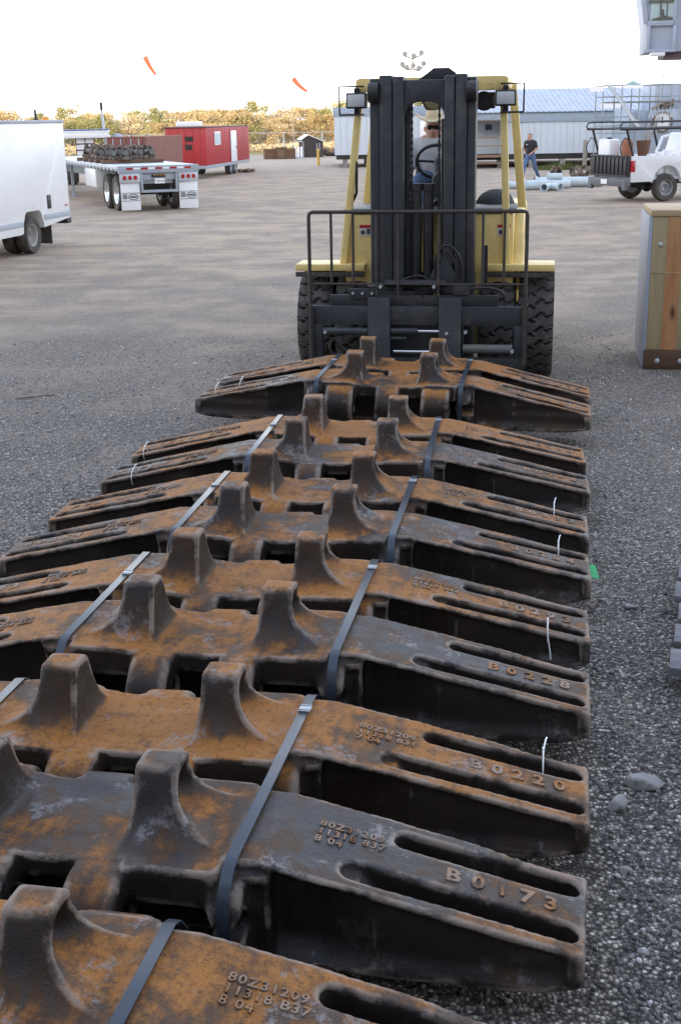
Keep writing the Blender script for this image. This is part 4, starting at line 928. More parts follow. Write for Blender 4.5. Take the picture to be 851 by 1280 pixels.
# ------------------------------------------------------------------ white modular buildings
def clad(m, x0, x1, y, z0, z1, per=.31):
    n = max(2, int((x1-x0)/per)); P = []
    for k in range(n):
        a = x0+(x1-x0)*k/n; w_ = (x1-x0)/n; P += [(a, y), (a+w_*.86, y), (a+w_*.9, y+.025), (a+w_*.96, y+.025)]
    P += [(x1, y), (x1, y+.12), (x0, y+.12)]; m.prism(P, 'z', z0, z1)
B1 = thing('site_office', 'white modular site office with slate blue roof band behind the forklift mast', 'building', (0, 65.1, 0), 0)
m = MB(); clad(m, .02, 6.2, 0, .62, 2.46); m.b(.02, 6.2, .12, 6, .62, 2.46); m.build('wall', white_panel, B1)
m = MB(); m.b(-.02, 6.24, -.05, 6.05, 2.462, 2.90); m.build('roof_band', blue_band, B1, .01)
m = MB(); m.b(.1, 6.1, .1, 5.9, .40, .615); m.build('skirt', black_p, B1)
m = MB()
for x in (.45, 1.6, 2.8, 4., 5.2): m.b(x, x+.22, .12, .45, 0, .40); m.b(x, x+.22, 4.8, 5.2, 0, .40)
m.build('pier', paint('concrete pier', (.26, .25, .24), .85), B1)
m = MB(); m.b(4.3, 5.3, -.03, -.002, .64, 2.2); d_ = m.build('door', plastic_w, B1, .005); m = MB(); m.sphere((5.2, -.06, 1.4), .04, 8); m.build('handle', black_p, d_)
B2 = thing('workshop', 'long white workshop building with ribbed metal roof and porch on the right', 'building', (0, 62, 0), 0)
m = MB(); clad(m, 8.0, 19.5, 0, .62, 2.06); m.b(5.9, 19.5, 1.2, 9, .55, 2.5); m.b(8., 19.5, .12, 1.25, .62, 2.5); clad(m, 5.9, 8.0, 1.08, .62, 2.06, .5); m.build('wall', white_panel, B2)
m = MB(); m.b(5.8, 19.6, -.05, .0, 2.062, 2.52); m.b(5.8, 8.0, 0, 1.05, 2.2, 2.5); m.build('roof_band', blue_band, B2, .008)
m = MB(); P = []
for k in range(56):
    a = 5.7+k*.25; P += [(a, 2.53), (a+.16, 2.53), (a+.18, 2.575), (a+.23, 2.575)]
P += [(19.7, 2.53), (19.7, 2.515), (5.7, 2.515)]
m.prism(P, 'y', -.18, 4.6)
for v in m.bm.verts: v.co.z += (v.co.y+.18)*.235
m.build('roof', paint('blue grey roof sheet', (.40, .45, .55), .4, .2, var=.08), B2)
m = MB(); m.b(5.9, 19.5, .05, 8, .36, .615); m.build('skirt', black_p, B2)
m = MB()
for k in range(9): m.b(6.3+k*1.5, 6.55+k*1.5, .0, .3, 0, .36)
m.build('pier', paint('concrete block', (.28, .27, .26), .85), B2)
m = MB(); m.b(5.9, 8.1, -.9, 1.0, .50, .60); m.b(6.50, 6.60, -.88, -.80, 0, 2.2); m.b(7.95, 8.05, -.88, -.80, 0, 2.2); m.b(5.9, 8.1, -.88, -.82, 1.0, 1.05); m.b(5.9, 8.1, -.88, -.82, 1.38, 1.43); m.b(5.8, 8.15, -.95, .9, 2.16, 2.2); m.b(5.9, 8.1, -.92, -.88, .2, .28); m.build('porch', paint('brown porch timber', (.24, .15, .10), .7), B2, .005)
m = MB(); m.b(7.3, 7.62, 1.04, 1.07, 1.72, 1.98); m.build('window', glass_d, B2)
m = MB(); m.b(12.6, 13.6, -.2, -.17, 2.62, 2.86); m.build('roof_sign', plastic_w, B2)
# post, handrail, weeds beside the building
for x, y, h, w_, lb in ((11.2, 58.0, 1.28, .17, 'tall grey timber post in front of the white workshop wall'), (8.42, 58.0, 1.0, .09, 'short pale post beside the yellow forklift pillar, by the walking man')):
    m = MB(); m.b(-w_/2, w_/2, -w_/2, w_/2, 0, h); m.b(-w_/2-.006, w_/2+.006, -w_/2-.006, w_/2+.006, h-.10, h-.04); o = m.build('post', paint('weathered grey post', (.30, .29, .25), .8), None, .012); o.location = (x, y, 0); tag(o, lb, 'post')
# floodlight cluster
SL = thing('floodlight_mast', 'distant floodlight mast with a cluster of lamps above the forklift mast', 'light mast', (4.70, 78, 0), 0)
m = MB(); m.cyl((0, 0, 0), (0, 0, 5.2), .07, .06, 10); m.build('pole', lgrey, SL)
m = MB(); m.tube([(-.62, 0, 5.25), (-.35, 0, 5.05), (0, 0, 5.1), (.35, 0, 4.98), (.62, 0, 5.2)], .06, 6); m.tube([(-.45, 0, 5.8), (0, 0, 5.65), (.5, 0, 5.85)], .045, 6); m.cyl((0, 0, 5.0), (0, 0, 5.7), .05, seg=8); m.build('cross_arm', paint('dark bracket', (.14, .14, .13), .6), SL)
for x, z in ((-.62, 5.36), (-.36, 5.18), (.02, 5.28), (.36, 5.12), (.64, 5.38), (-.46, 5.93), (.06, 5.82), (.5, 5.98)):
    m = MB(); m.lathe([(.02, .10), (.07, .09), (.15, -.04), (.16, -.08), (.02, -.085)], 'y', 14, (x, 0, z)); m.build('floodlight', paint('grey lamp shell', (.10, .13, .16), .4), SL)
# windsocks on wires
def sock(name, a, b, lb, px):
    a = Vector(a); b = Vector(b); r = thing('windsock', lb, 'windsock', (px, 84.2, 0), 0); o_ = Vector((px, 84.2, 0)); n = 9; pts = [a.lerp(b, k/(n-1))+Vector((0, 0, -.10*math.sin(PI*k/(n-1)))) for k in range(n)]
    m = MB(); m.tube([p-o_ for p in pts], [.16-.010*k for k in range(n)], 10); m.build('sleeve', windsock_m, r)
    m = MB(); m.cyl((0, 0, 0), (0, 0, .01), .05)
    m.build('foot', lgrey, r)
    m = MB(); m.tube([(0, 0, 0), tuple(a-o_+Vector((-.02, 0, 0)))], .006, 5); m.build('wire', lgrey, r)
sock('a', (-11.90, 84.2, 6.30), (-11.27, 84.2, 5.22), 'red orange windsock high in the sky above the flatbed trailer', -11.95)
sock('b', (-2.55, 84.2, 4.86), (-1.66, 84.2, 4.06), 'smaller red orange windsock lower in the sky, left of the forklift', -2.60)
# far fence, shed, bollard, crates
FN = thing('chain_fence', 'far chain-link fence with thin posts in front of the sunlit trees', 'fence', (0, 88, 0), 0)
m = MB()
for k in range(15): m.cyl((-32+k*2.6, 0, 0), (-32+k*2.6, 0, 1.55), .035, seg=6)
m.build('post', lgrey, FN); m = MB(); m.cyl((-32, 0, 1.52), (4.4, 0, 1.52), .018, seg=5); m.cyl((-32, 0, .1), (4.4, 0, .1), .012, seg=5)
for k in range(370):
    x = -32+k*.0985; m.bar((x, 0, .08), (x+.0001, 0, 1.5), .004, .004)
m.build('mesh_wire', lgrey, FN)
SHD = thing('shed', 'small dark shed with pale sloping roof beyond the yard', 'shed', (-1.5, 84.5, 0), R(8))
m = MB(); m.prism([(-.68, 0), (.68, 0), (.68, .98), (-.25, 1.36), (-.68, 1.1)], 'y', -.8, 1.2); m.build('wall', paint('dark shed boards', (.045, .038, .04), .8), SHD); m = MB(); m.prism([(-.28, 1.38), (.76, .95), (.76, .99), (-.28, 1.42)], 'y', -.9, 1.3); m.prism([(-.28, 1.38), (-.28, 1.42), (-.76, 1.12), (-.76, 1.08)], 'y', -.9, 1.3); m.build('roof', plastic_w, SHD)
BL = thing('bollard', 'slim yellow bollard with grey hoop left of the white office', 'bollard', (-.86, 68.9, 0), 0)
m = MB(); m.cyl((0, 0, 0), (0, 0, .80), .075, seg=14); m.sphere((0, 0, .80), .075, 12); m.build('post', paint('yellow bollard paint', (.62, .42, .08), .5), BL); m = MB(); m.tube([(-.05, 0, .78), (-.05, 0, 1.12), (.08, 0, 1.14), (.09, 0, .8)], .018, 6); m.build('hoop', lgrey, BL)
for x, w_, h, lb, mt in ((-4.05, .62, .62, 'brown crate left in the heap by the far fence', wood_dark), (-3.35, .55, .70, 'brown crate in the middle of the heap by the far fence', paint('brown crate board', (.16, .11, .07), .8)), (-2.75, .45, .62, 'darker crate at the right of the heap by the far fence', wood_dark)):
    cr = thing('crate', lb, 'crate', (x, 81.5, 0), R(10)); m = MB(); m.b(-w_/2, w_/2, -.3, .3, .05, h); m.build('side', mt, cr); m = MB()
    for s in (-1, 1): m.b(s*w_/2-.05, s*w_/2+.05, -.33, .33, 0, h+.02)
    m.b(-w_/2, w_/2, -.335, -.302, h-.1, h+.01); m.b(-w_/2, w_/2, -.335, -.302, .0, .1); m.build('batten', wood_dark, cr)
GB = thing('gas_bottle_rack', 'grey rack of pale bottles beside the dark shed', 'rack', (-2.3, 83.2, 0), 0)
m = MB()
for k in range(3): m.cyl((-.2+k*.2, 0, .05), (-.2+k*.2, 0, .62), .08, seg=10); m.sphere((-.2+k*.2, 0, .62), .08, 8)
m.build('bottle', plastic_w, GB); m = MB(); m.b(-.35, .35, -.15, .15, 0, .05); m.b(-.35, -.3, -.05, .05, 0, 1.05); m.b(.3, .35, -.05, .05, 0, 1.05); m.b(-.35, .35, -.05, .05, .98, 1.05); m.build('frame', grey_m, GB)
m = MB()
for k in range(14): m.sphere((rng.normal()*.22, rng.normal()*.15, .07+.05*rng.random()), .10, 6, (1.2, 1, .8))
o = m.build('scrap_pile', rust, None); o.location = (-4.2, 61.5, 0); tag(o, 'small rusty scrap pile behind the red site trailer wheels', 'scrap')
m = MB()
for k in range(40): m.sphere((rng.random()*2.4, rng.normal()*.3, .15+.25*rng.random()), .22, 6, (1.2, 1, .8))
o = m.build('pipe_stack', rust, None); o.location = (-.75, 86.5, 0); tag(o, 'low rusty stack behind the shed, left of the white office', 'scrap')
# ------------------------------------------------------------------ right side
PK = thing('pickup_truck', 'white pickup truck with dark tailgate and black ladder rack', 'pickup', (7.86, 36.62, 0), R(21))
# X forward, Y to the far side; near side at y=-.95
m = MB()
prof = [(.0, .56)]+[(.72, .56)]+arch(1.20, .47, .52)+[(1.75, .56), (2.3, .56), (2.3, 1.24), (0, 1.26)]
m.prism(prof, 'y', -.95, -.83); m.prism(prof, 'y', .83, .95); m.b(0.03, 2.3, -.83, .83, .60, .68); m.b(2.2, 2.3, -.83, .83, .6, 1.24); m.build('bed', white_p, PK, .02)
prof = [(2.32, .50), (4.1, .48)]+arch(4.75, .47, .50)+[(5.3, .52), (5.55, .60), (5.55, 1.10), (4.25, 1.20), (3.75, 1.80), (2.55, 1.84), (2.36, 1.25)]
m = MB(); m.prism(prof, 'y', -.94, .94); m.build('cab', white_p, PK, .05, 3)
m = MB(); m.prism([(2.60, 1.26), (3.98, 1.26), (3.64, 1.72), (2.66, 1.75)], 'y', -.947, .947); m.build('cab_window', glass_d, PK)
m = MB(); m.b(-.12, -.03, -.94, .94, .70, 1.28)
for k in range(9): m.b(-.142, -.122, -.9+k*.2, -.82+k*.2, .74, 1.24)
m.b(-.145, -.12, -.94, .94, 1.22, 1.28); m.b(-.145, -.12, -.94, .94, .70, .75); m.build('tailgate', black_p, PK, .005)
m = MB(); m.b(-.18, .0, -.95, .95, .44, .66); m.b(-.2, -.1, -.95, -.8, .34, .5); m.b(-.2, -.1, .75, .95, .34, .5); bp_ = m.build('rear_bumper', paint('grey bumper', (.13, .14, .15), .5), PK, .015)
m = MB(); m.b(-.192, -.182, -.05, .26, .49, .62); p = m.build('licence_plate', plastic_w, bp_)
for s in (-1, 1): m = MB(); m.b(-.022, .12, s*.945-.03, s*.945+.03, .84, 1.14); m.build('tail_light', red_l, PK, .015)
wp = wheel(PK, 0, 0, .385, .24, .22, 18, paint('steel wheel', (.30, .30, .31), .4, .4), -1, tread=False)
wp.rotation_euler = (0, 0, R(90)); wp.scale = (1, 1, 1); wp.location = (1.20, -.83, .385)
wp.rotation_euler = (0, 0, R(90))
for x, y in ((1.20, .83), (4.75, -.83), (4.75, .83)): q = copy_tree(wp, PK); q.location = (x, y, .385); q.rotation_euler = (0, 0, R(90 if y < 0 else -90))
m = MB(); m.cyl((1.2, -.8, .385), (1.2, .8, .385), .07); m.sphere((1.2, 0, .385), .16, 10); m.b(.0, 5.2, -.4, -.3, .45, .6); m.b(0, 5.2, .3, .4, .45, .6); m.build('axle', black_p, PK)
m = MB(); z = 1.98; r = .035
for y in (-.86, .86):
    m.tube([(-.30, y, z-.02), (-.36, y, z+.08), (-.28, y, z+.17), (-.1, y, z+.18), (4.6, y, z+.18)], .022, 8); m.cyl((-.32, y, z), (4.6, y, z), .036, seg=8)
    for x in (-.15, 1.9, 4.3): m.cyl((x+.25, y, 1.25), (x, y, z), .034, seg=8)
    m.tube([(-.28, y, 1.28), (-.34, y, 1.5), (-.2, y, 1.75), (.0, y, 1.65)], .016, 6)
for x in (-.28, 1.0, 2.2, 3.4, 4.5): m.cyl((x, -.86, z+.01), (x, .86, z+.01), .026, seg=8)
m.build('ladder_rack', black_p, PK)
m = MB(); m.tube([(2.0, -.8, 1.25), (2.2, -.8, 1.72), (2.45, -.8, 1.76)], .045, 8); m.tube([(2.0, .8, 1.25), (2.2, .8, 1.72), (2.45, .8, 1.76)], .045, 8); m.build('roll_bar', plastic_w, PK)
bpy.context.view_layer.update()
def inbed(x, y, z=.68): return PK.matrix_world @ Vector((x, y, z))
CN = thing('water_tank', 'white plastic tank standing in the pickup bed behind the tailgate', 'tank', inbed(.16, .45), R(21)); m = MB(); m.b(-.18, .18, -.3, .3, 0, 1.02); m.build('shell', plastic_w, CN, .05, 3); m = MB(); m.cyl((0, 0, 1.02), (0, 0, 1.07), .07); m.build('cap', black_p, CN)
CY = thing('gas_cylinder', 'orange gas cylinder standing in the pickup bed', 'cylinder', inbed(.40, -.10), 0); m = MB(); m.lathe([(.15, 0), (.16, .05), (.16, .92), (.11, 1.0), (.05, 1.03), (.04, 1.06)], 'z', 18); m.build('shell', paint('orange cylinder paint', (.34, .11, .04), .5), CY); m = MB(); m.cyl((0, 0, 1.06), (0, 0, 1.12), .03); m.build('valve', lgrey, CY)
BK = thing('bucket', 'brown bucket of tools on top of a drum in the pickup bed', 'bucket', inbed(.80, -.30), 0); m = MB(); m.lathe([(.14, .55), (.21, .98), (.20, .98), (.13, .58)], 'z', 16); m.build('pail', paint('brown bucket', (.17, .075, .045), .6), BK); m = MB(); m.cyl((0, 0, 0), (0, 0, .56), .17); m.build('drum', paint('rusty drum', (.12, .07, .05), .7), BK)
m = MB(); m.cyl((.05, 0, .7), (.30, -.1, 1.5), .03, seg=8); m.cyl((-.05, 0, .7), (.15, .05, 1.42), .035, seg=8); m.cyl((0, .05, .7), (.42, .0, 1.6), .02, seg=8); m.build('tool', paint('pale tool handle', (.42, .36, .33), .6), BK)
m = MB()
for k in range(6): m.b(k*.26, k*.26+.2, -.1, .12, 0, .62+.05*(k % 3))
o = m.build('supply_boxes', plastic_w, None, .02); o.location = inbed(.75, -.66); o.rotation_euler = (0, 0, R(21)); tag(o, 'row of small white boxes along the near side of the pickup bed', 'boxes')
# pipes on the ground
def pipe(x, y, z, L, r, a, lb, inner=True):
    P = thing('pipe', lb, 'pipe', (x, y, z+r), R(a), 'pale blue grey pipes on the ground'); m = MB(); m.lathe([(r*.86, -L/2), (r, -L/2), (r, L/2), (r*.86, L/2)], 'x', 18, closed=True); m.build('tube', pipe_m, P)
    m = MB(); m.lathe([(r*1.22, -L/2+.02), (r*1.22, -L/2+.08), (r*1.0, -L/2+.08), (r*1.0, -L/2+.02)], 'x', 18, closed=True); m.build('flange', pipe_m, P)
pipe(8.05, 44.4, 0, 2.3, .17, -3, 'longest pale pipe lying by the pickup tailgate'); pipe(6.75, 43.0, 0, 1.0, .16, 12, 'short pale pipe nearest the yellow forklift pillar'); pipe(6.95, 42.3, 0, .5, .12, 60, 'stubby pale pipe with dark open end, left of its twin'); pipe(7.22, 42.4, 0, .6, .12, 125, 'stubby pale pipe with dark open end, right of its twin'); pipe(7.5, 43.6, .0, .9, .14, 5, 'pale pipe in the middle of the heap on the ground'); pipe(7.45, 43.75, .28, .5, .11, -8, 'pale pipe lying on top of the heap'); pipe(6.65, 43.9, 0, 1.5, .12, 3, 'thin pale pipe behind the walking man feet')
for k, (x, y, r, a) in enumerate(((8.70, 50.8, .24, 20), (9.45, 50.6, .24, 70), (9.8, 50.7, .24, 80))):
    q = thing('cable_reel', ('brown reel lying beside the post', 'rusty reel standing behind the pipes, left of the pair', 'rusty reel standing by the tailgate, right of the pair')[k], 'reel', (x, y, r), R(a), 'small rusty reels'); m = MB(); m.lathe([(r, -.14), (r, -.11), (r*.5, -.11), (r*.5, .11), (r, .11), (r, .14), (r*.3, .14), (r*.3, -.14)], 'x', 18, closed=True); m.build('drum', rust, q)
# scaffold stair
SF = thing('scaffold_stair', 'pale metal scaffold tower with a steep stair and hand rails', 'scaffold', (11.05, 54, 0), R(4))
m = MB()
for x in (.03, .82, 1.55, 2.35, 3.25):
    for y in (0, 1.1): m.cyl((x, y, 0), (x, y, 3.5), .028, seg=8)
for z in (1.25, 1.6, 1.9, 2.25, 3.05, 3.5): m.cyl((0, 0, z), (1.55 if z < 2.5 else 3.25, 0, z), .018, seg=6); m.cyl((0, 1.1, z), (1.55 if z < 2.5 else 3.25, 1.1, z), .018, seg=6)
m.cyl((1.35, .3, 3.4), (1.35, .3, 4.35), .02, seg=6); m.cyl((2.6, .3, 2.8), (2.6, .3, 4.5), .022, seg=6); m.cyl((1.3, .3, 4.30), (4.5, .3, 4.42), .016, seg=6); m.cyl((1.7, .3, 3.72), (4.5, .3, 3.98), .016, seg=6); m.cyl((4.4, .3, 0), (4.4, .3, 4.45), .03, seg=6); m.build('frame', paint('grey scaffold tube', (.30, .34, .36), .45, .4), SF)
m = MB(); m.bar((.22, -.1, 3.5), (1.62, -.1, 1.75), .05, .12); m.bar((.42, .5, 3.5), (1.82, .5, 1.75), .05, .12)
for k in range(10): m.b(.35+k*.145, .55+k*.145, -.1, .5, 3.34-k*.18, 3.37-k*.18)
m.build('stair', lgrey, SF)
m = MB(); m.b(.35, 3.3, -.1, 1.2, 2.80, 2.86); m.build('platform', paint('dark grating', (.16, .17, .16), .6), SF); m = MB(); m.b(-.55, .05, -.06, -.03, 3.26, 3.46); m.b(.95, 1.65, -.06, -.03, 3.36, 3.50); m.build('sign_board', plastic_w, SF)
m = MB(); m.lathe([(.35, 0), (.30, .04), (.05, .14), (.02, .16)], 'z', 14, (1.35, .3, 3.52)); m.build('lamp_shade', paint('sea green enamel', (.28, .45, .40), .5), SF)
m = MB()
for k in range(7): m.tube([(2.0+k*.16, -.06, 2.2), (2.06+k*.16, -.06, 2.62), (2.12+k*.16, -.06, 2.2)], .018, 5)
m.build('chain', lgrey, SF)
# grey machine house with round gauge
MC = thing('machine_house', 'blue grey machine housing with a big round white gauge at the right edge', 'machine', (12.75, 56.5, 0), 0)
m = MB(); m.b(0, 5, 0, 3, 0, 2.53); m.b(1.2, 5, .5, 3, 2.53, 3.6)
m.build('housing', paint('streaked blue grey paint', (.34, .40, .50), .5, var=.12, damt=.55, dscale=2.2, dirt=(.22, .24, .28)), MC, .02)
m = MB()
for k in range(9): m.b(.25+k*.5, .28+k*.5, -.02, -.001, .2, 2.45)
m.build('rib', paint('streaked blue grey rib', (.30, .36, .46), .5), MC)
m = MB(); m.lathe([(.40, -.12), (.44, -.10), (.44, 0), (.36, 0), (.36, -.10)], 'y', 32, (1.45, -.01, 2.02), True); g_ = m.build('gauge_rim', paint('brown rim', (.16, .12, .10), .5), MC); m = MB(); m.cyl((1.45, -.04, 2.02), (1.45, -.06, 2.02), .36, seg=32); m.build('gauge_face', plastic_w, g_); m = MB(); m.bar((1.45, -.07, 2.02), (1.42, -.07, 2.22), .05, .01, (0, -1, 0)); m.cyl((1.45, -.062, 2.02), (1.45, -.08, 2.02), .06, seg=12); m.build('gauge_hand', dlet, g_)
m = MB(); m.prism([(.9, 2.56), (1.9, 2.95), (1.9, 2.62), (1.2, 2.56)], 'y', -.05, .4); m.build('rusty_hood', rust, MC)
# operator cab hanging at the upper right
CB = thing('operator_cab', 'grey operator cab with slanted window panes hanging at the top right', 'crane cab', (7.08, 30, 0), R(-8))
m = MB(); m.prism([(0, 3.70), (1.9, 3.72), (1.9, 5.9), (-.30, 5.9), (-.02, 4.28)], 'y', .04, 1.8)
gm = paint('pale grey cab paint', (.43, .47, .56), .5, var=.06, damt=.15)
m.build('shell', gm, CB, .02)
m = MB(); m.bar((.58, -.0, 4.26), (.58, -.0, 5.9), .07, .06, (0, -1, 0)); m.bar((-.03, .0, 4.30), (-.30, .0, 5.9), .10, .06, (0, -1, 0)); m.b(-.02, .64, -.03, .04, 4.26, 4.36); m.b(-.05, .64, -.03, .04, 3.70, 3.76); m.b(0, .07, -.03, .04, 3.76, 4.26); m.b(.56, .64, -.03, .04, 3.76, 4.26); m.build('window_frame', gm, CB, .006)
m = MB()
for k in range(9):
    m.cyl((.05+k*.065, -.035, 4.31), (.05+k*.065, -.028, 4.31), .010, seg=6); m.cyl((.05+k*.065, -.035, 3.73), (.05+k*.065, -.028, 3.73), .010, seg=6)
m.build('rivet', paint('blue grey rivet', (.25, .28, .36), .5), CB)
m = MB(); m.b(.05, .56, .0, .03, 4.36, 5.9); m.build('window_pane', glass_p, CB); m = MB(); m.bar((.28, -.015, 4.36), (.25, -.015, 5.9), .035, .03, (0, -1, 0)); m.b(.0, .56, -.03, .0, 4.74, 4.80); m.b(.40, .425, -.02, .0, 4.36, 5.9); m.prism([(.06, 4.37), (.56, 4.37), (.56, 4.43), (.36, 4.47), (.34, 4.60), (.29, 4.60), (.28, 4.45), (.12, 4.41)], 'y', -.012, -.002); m.build('glazing_bar', paint('olive bar', (.13, .13, .10), .6), CB)
m = MB(); m.b(.72, 1.15, -.0, .035, 4.46, 4.78); m.b(.70, 1.15, -.0, .035, 4.86, 5.3); f_ = m.build('side_window', plastic_w, CB, .02); m = MB(); m.b(.76, 1.11, -.008, -.002, 4.50, 4.74); m.build('pane', glass_p, f_)
m = MB(); m.b(.10, .42, -.05, .3, 3.62, 3.695); m.build('floor_lamp', plastic_w, CB, .01); m = MB(); m.b(.42, 1.9, .1, 1.6, 3.58, 3.70); m.build('floor_frame', paint('dark floor frame', (.10, .07, .09), .6), CB)
m = MB(); m.b(1.9, 6.2, .6, 1.2, 5.2, 5.7); m.b(5.6, 6.2, .6, 1.2, 0, 5.7); m.b(5.2, 6.6, .2, 1.6, 0, .15); m.build('support_arm', gm, CB, .02)
# wooden crate on the right
CRT = thing('crate', 'tall wooden crate with grey side panel and knotty pine front at the right edge', 'crate', (2.99, 12.10, 0), R(-9))
m = MB(); m.b(.02, 1.30, .0, .95, .19, 1.46); m.build('front_board', pine, CRT, .004)
m = MB(); m.b(.16, .30, -.004, -.001, .192, 1.455); m.build('heartwood_board', pine_red, CRT)
m = MB(); m.b(0, 1.30, -.01, .97, 1.462, 1.52); m.build('lid', pine_top, CRT, .004)
m = MB(); m.b(-.016, .018, -.006, .97, .02, 1.458); m.build('side_panel', paint('grey blue sheet', (.38, .42, .50), .5, var=.06, damt=.25), CRT, .003)
m = MB(); m.b(.0, 1.30, -.03, .90, .0, .188); m.build('skid', wood_dark, CRT, .006)
m = MB()
for k in range(6):
    m.sphere((.13+k*.22, -.032, .085), .026, 10, (1, .5, 1))
    if k < 5: m.sphere((.10+k*.22, -.006, 1.20), .023, 10, (1, .5, 1))
m.build('bolt', lgrey, CRT)
m = MB(); m.b(.03, 1.28, -.006, -.002, .935, .942); m.build('board_joint', pine_top, CRT)
# grey board ends at the right edge
for q, (x, y, a, n, lb) in enumerate(((1.40, 4.90, 16, 6, 'stack of grey weathered boards at the right edge, farther one'), (1.36, 4.05, 12, 3, 'stack of grey weathered boards at the right edge, nearer one'))):
    P = thing('board_pallet', lb, 'pallet', (x, y, 0), R(-a)); m = MB()
    for k in range(n): m.b(.012*(k % 3), 1.1, k*.285, k*.285+.215, .09, .125+.004*(k % 2))
    m.build('deck_board', wood_grey, P, .004); m = MB()
    for xx in (.08, .5, .95): m.b(xx, xx+.09, .01, n*.285-.08, 0, .088)
    m.build('bearer', wood_dark, P, .004)
m = MB(); m.bar((-.16, -.07, .008), (.16, .08, .008), .016, .016); o = m.build('stick', paint('grey stick', (.30, .25, .19), .8)); o.location = (-2.78, 11.25, 0); tag(o, 'thin pale stick lying on the gravel at the left', 'stick')
# ------------------------------------------------------------------ trees and scrub, lit by the low sun
def leaf_mat(name, a, b):
    m = bpy.data.materials.new(name); t = NT(m); f = t.math('ADD', t.math('MULTIPLY', t.noise(t.shifted(), 1.1, 5, .7), .72), t.math('MULTIPLY', t.rnd(), .28)); g = t.noise(t.shifted(), 9, 3); h = t.math('ADD', t.math('MULTIPLY', f, .7), t.math('MULTIPLY', g, .3))
    c = t.mix(t.fr(h, .36, .64), a, b); t.out(c, .7, Specular_IOR_Level=.2); return m
lm = [leaf_mat('olive leaves', (.20, .22, .09), (.50, .45, .21)), leaf_mat('amber leaves', (.40, .30, .15), (.64, .52, .29)), leaf_mat('tawny leaves', (.46, .35, .20), (.66, .55, .36))]  # leaf colours mixed paler to paint in distance haze
bark = paint('grey brown bark', (.15, .11, .08), .9, var=.3)
def tree(seed, H, Rr, mat, nl, lab, trunk=.30):
    rg = np.random.default_rng(seed); r = thing('tree', lab, 'tree', (0, 0, 0), 0, 'trees along the far edge of the yard'); m = MB(); cl = []
    m.tube([(0, 0, 0), (.05, 0, H*.35), (-.04, .03, H*.7), (.02, 0, H*.92)], [.10, .075, .045, .015], 7)
    for k in range(8):
        a = rg.random()*6.28; z0 = H*(trunk+.5*rg.random()); e = np.array([math.cos(a)*Rr*(.5+.4*rg.random()), math.sin(a)*Rr*(.5+.4*rg.random()), z0+H*.22*rg.random()]); m.tube([(0, 0, z0*.9), tuple(e*np.array([.5, .5, 1])-np.array([0, 0, .1])), tuple(e)], [.04, .025, .01], 5); cl.append((e, .32*Rr+.4*Rr*rg.random()))
    for k in range(7): a = rg.random()*6.28; q = Rr*.75*rg.random()**.5; cl.append((np.array([math.cos(a)*q, math.sin(a)*q, H*(trunk+(.95-trunk)*rg.random())]), (.30+.28*rg.random())*Rr))
    cl.append((np.array([0, 0, H*.93]), .28*Rr)); m.build('trunk', bark, r)
    c = []; per = nl//len(cl)
    for e, s in cl:
        d = rg.normal(size=(per, 3)); d /= np.linalg.norm(d, axis=1)[:, None]; rad = s*(.45+.6*rg.random(per))[:, None]; c.append(e+d*rad*np.array([1, 1, .72]))
    c = np.concatenate(c); n = len(c); u = rg.normal(size=(n, 3)); u /= np.linalg.norm(u, axis=1)[:, None]; v = np.cross(u, rg.normal(size=(n, 3))); v /= np.linalg.norm(v, axis=1)[:, None]; s = (.06+.09*rg.random(n))[:, None]
    V = np.stack([c-u*s, c+v*s*.6, c+u*s, c-v*s*.6], 1).reshape(-1, 3); F = np.arange(n*4).reshape(-1, 4); me = bpy.data.meshes.new('crown'); me.from_pydata(V.tolist(), [], F.tolist()); me.materials.append(mat)
    o = bpy.data.objects.new('crown', me); COL.objects.link(o); o.parent = r; return r
TL = ['olive green leafy tree in the sunlit row beyond the fence', 'amber bushy tree in the sunlit row beyond the fence', 'tawny bare-looking tree in the sunlit row beyond the fence']
prot = [tree(11, 5.2, 2.1, lm[0], 3000, TL[0]), tree(12, 4.6, 2.2, lm[1], 3000, TL[1]), tree(13, 4.9, 2.0, lm[2], 2000, TL[2]), tree(14, 5.5, 2.2, lm[0], 2800, TL[0], .34), tree(15, 4.2, 2.5, lm[1], 3200, TL[1], .12)]
for p in prot: p.location = (60, 150, 0)
k = 0; first = set()
spots = []
for row, (y0, n_, sc_) in enumerate(((104, 54, .76), (113, 46, .86), (125, 40, 1.))):
    for i in range(n_):
        spots.append((-44+58*(i+.5)/n_+rng.normal()*.7, y0+rng.normal()*2.2, sc_*(.50+.33*rng.random())))
for x, y, s in spots:
    j = int(rng.choice(5, p=[.2, .25, .25, .10, .20])); o = prot[j] if j not in first else copy_tree(prot[j]); first.add(j); o.location = (x, y, 0); o.rotation_euler = (0, 0, rng.random()*6.28); o.scale = (s*1.1, s*1.1, s)
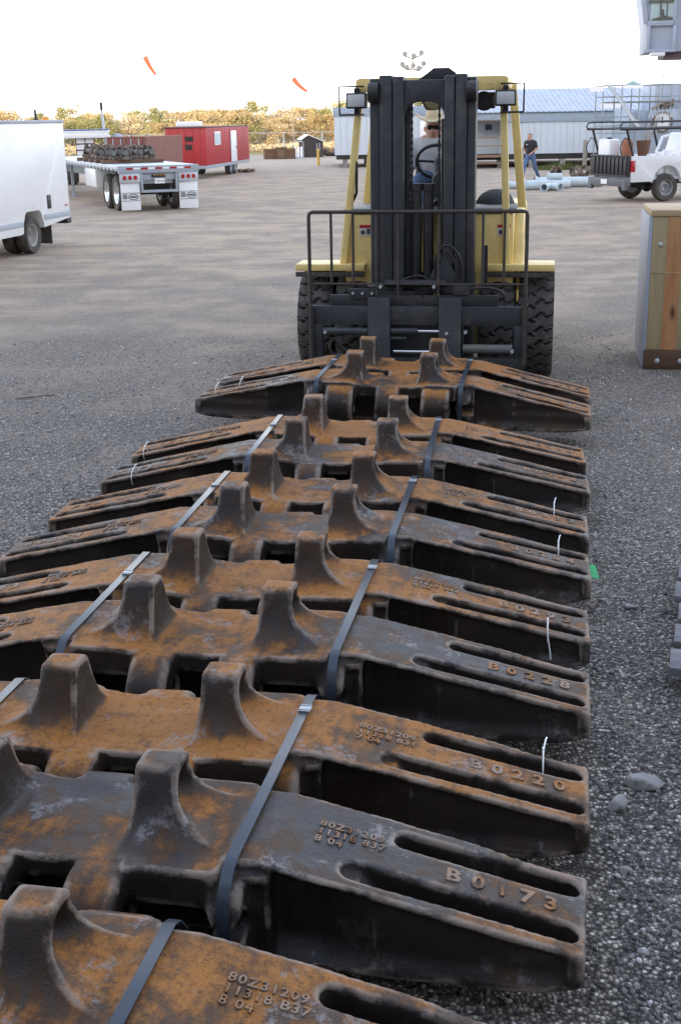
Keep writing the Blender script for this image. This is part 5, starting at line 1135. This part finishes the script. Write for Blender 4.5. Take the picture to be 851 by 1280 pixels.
def scrub(name, n, x0, x1, y0, y1, h, mat, lab):
    rg = np.random.default_rng(5); q = np.stack([x0+(x1-x0)*rg.random(n), y0+(y1-y0)*rg.random(n), np.zeros(n)], 1); q[:, 2] = h*rg.random(n)*(.35+.65*(np.sin(q[:, 0]*.9)*.5+np.sin(q[:, 0]*.37+1)*.5)**2); u = rg.normal(size=(n, 3)); u /= np.linalg.norm(u, axis=1)[:, None]; v = np.cross(u, rg.normal(size=(n, 3))); v /= np.linalg.norm(v, axis=1)[:, None]; s = (.06+.1*rg.random(n))[:, None]
    V = np.stack([q-u*s, q+v*s*.6, q+u*s, q-v*s*.6], 1).reshape(-1, 3); me = bpy.data.meshes.new(name); me.from_pydata(V.tolist(), [], np.arange(n*4).reshape(-1, 4).tolist()); me.materials.append(mat); o = bpy.data.objects.new(name, me); COL.objects.link(o); o['kind'] = 'stuff'; o['label'] = lab; o['category'] = 'scrub'
scrub('scrub', 34000, -46, 16, 98, 107, 1.5, lm[2], 'low tawny scrub along the foot of the sunlit trees')
def weeds(name, x, y, rx, ry, n, h, lab):
    rg = np.random.default_rng(9); a = rg.random(n)*6.28; q = rg.random(n)**.5; X = x+rx*q*np.cos(a); Y = y+ry*q*np.sin(a); V = []; F = []
    for i in range(n):
        hh = h*(.4+.6*rg.random())*(1-.6*q[i]); dx, dy = rg.normal(size=2)*hh*.4; wd = .015; b_ = len(V); V += [(X[i]-wd, Y[i], 0), (X[i]+wd, Y[i], 0), (X[i]+dx, Y[i]+dy, hh)]; F.append((b_, b_+1, b_+2))
    me = bpy.data.meshes.new(name); me.from_pydata(V, [], F); me.materials.append(paint('weed green', (.10, .13, .035), .8, var=.3)); o = bpy.data.objects.new(name, me); COL.objects.link(o); o['kind'] = 'stuff'; o['label'] = lab; o['category'] = 'weeds'
weeds('weeds', 10.3, 58.6, 1.3, .6, 900, .5, 'green weeds growing by the post in front of the workshop')
# unseen block added behind the camera, shaped as a hall, to shade the yard
m = MB(); m.b(-110, 70, -34, -12, 0, 22.5)
for k in range(36): m.b(-110+k*5, -109.6+k*5, -12, -11.8, 0, 22.5)
for k in range(6): m.b(-80+k*22, -70+k*22, -11.98, -11.75, 0, 9)
o = m.build('unseen_shade_block', paint('pale grey shade block', (.34, .35, .37), .6)); struct(o)
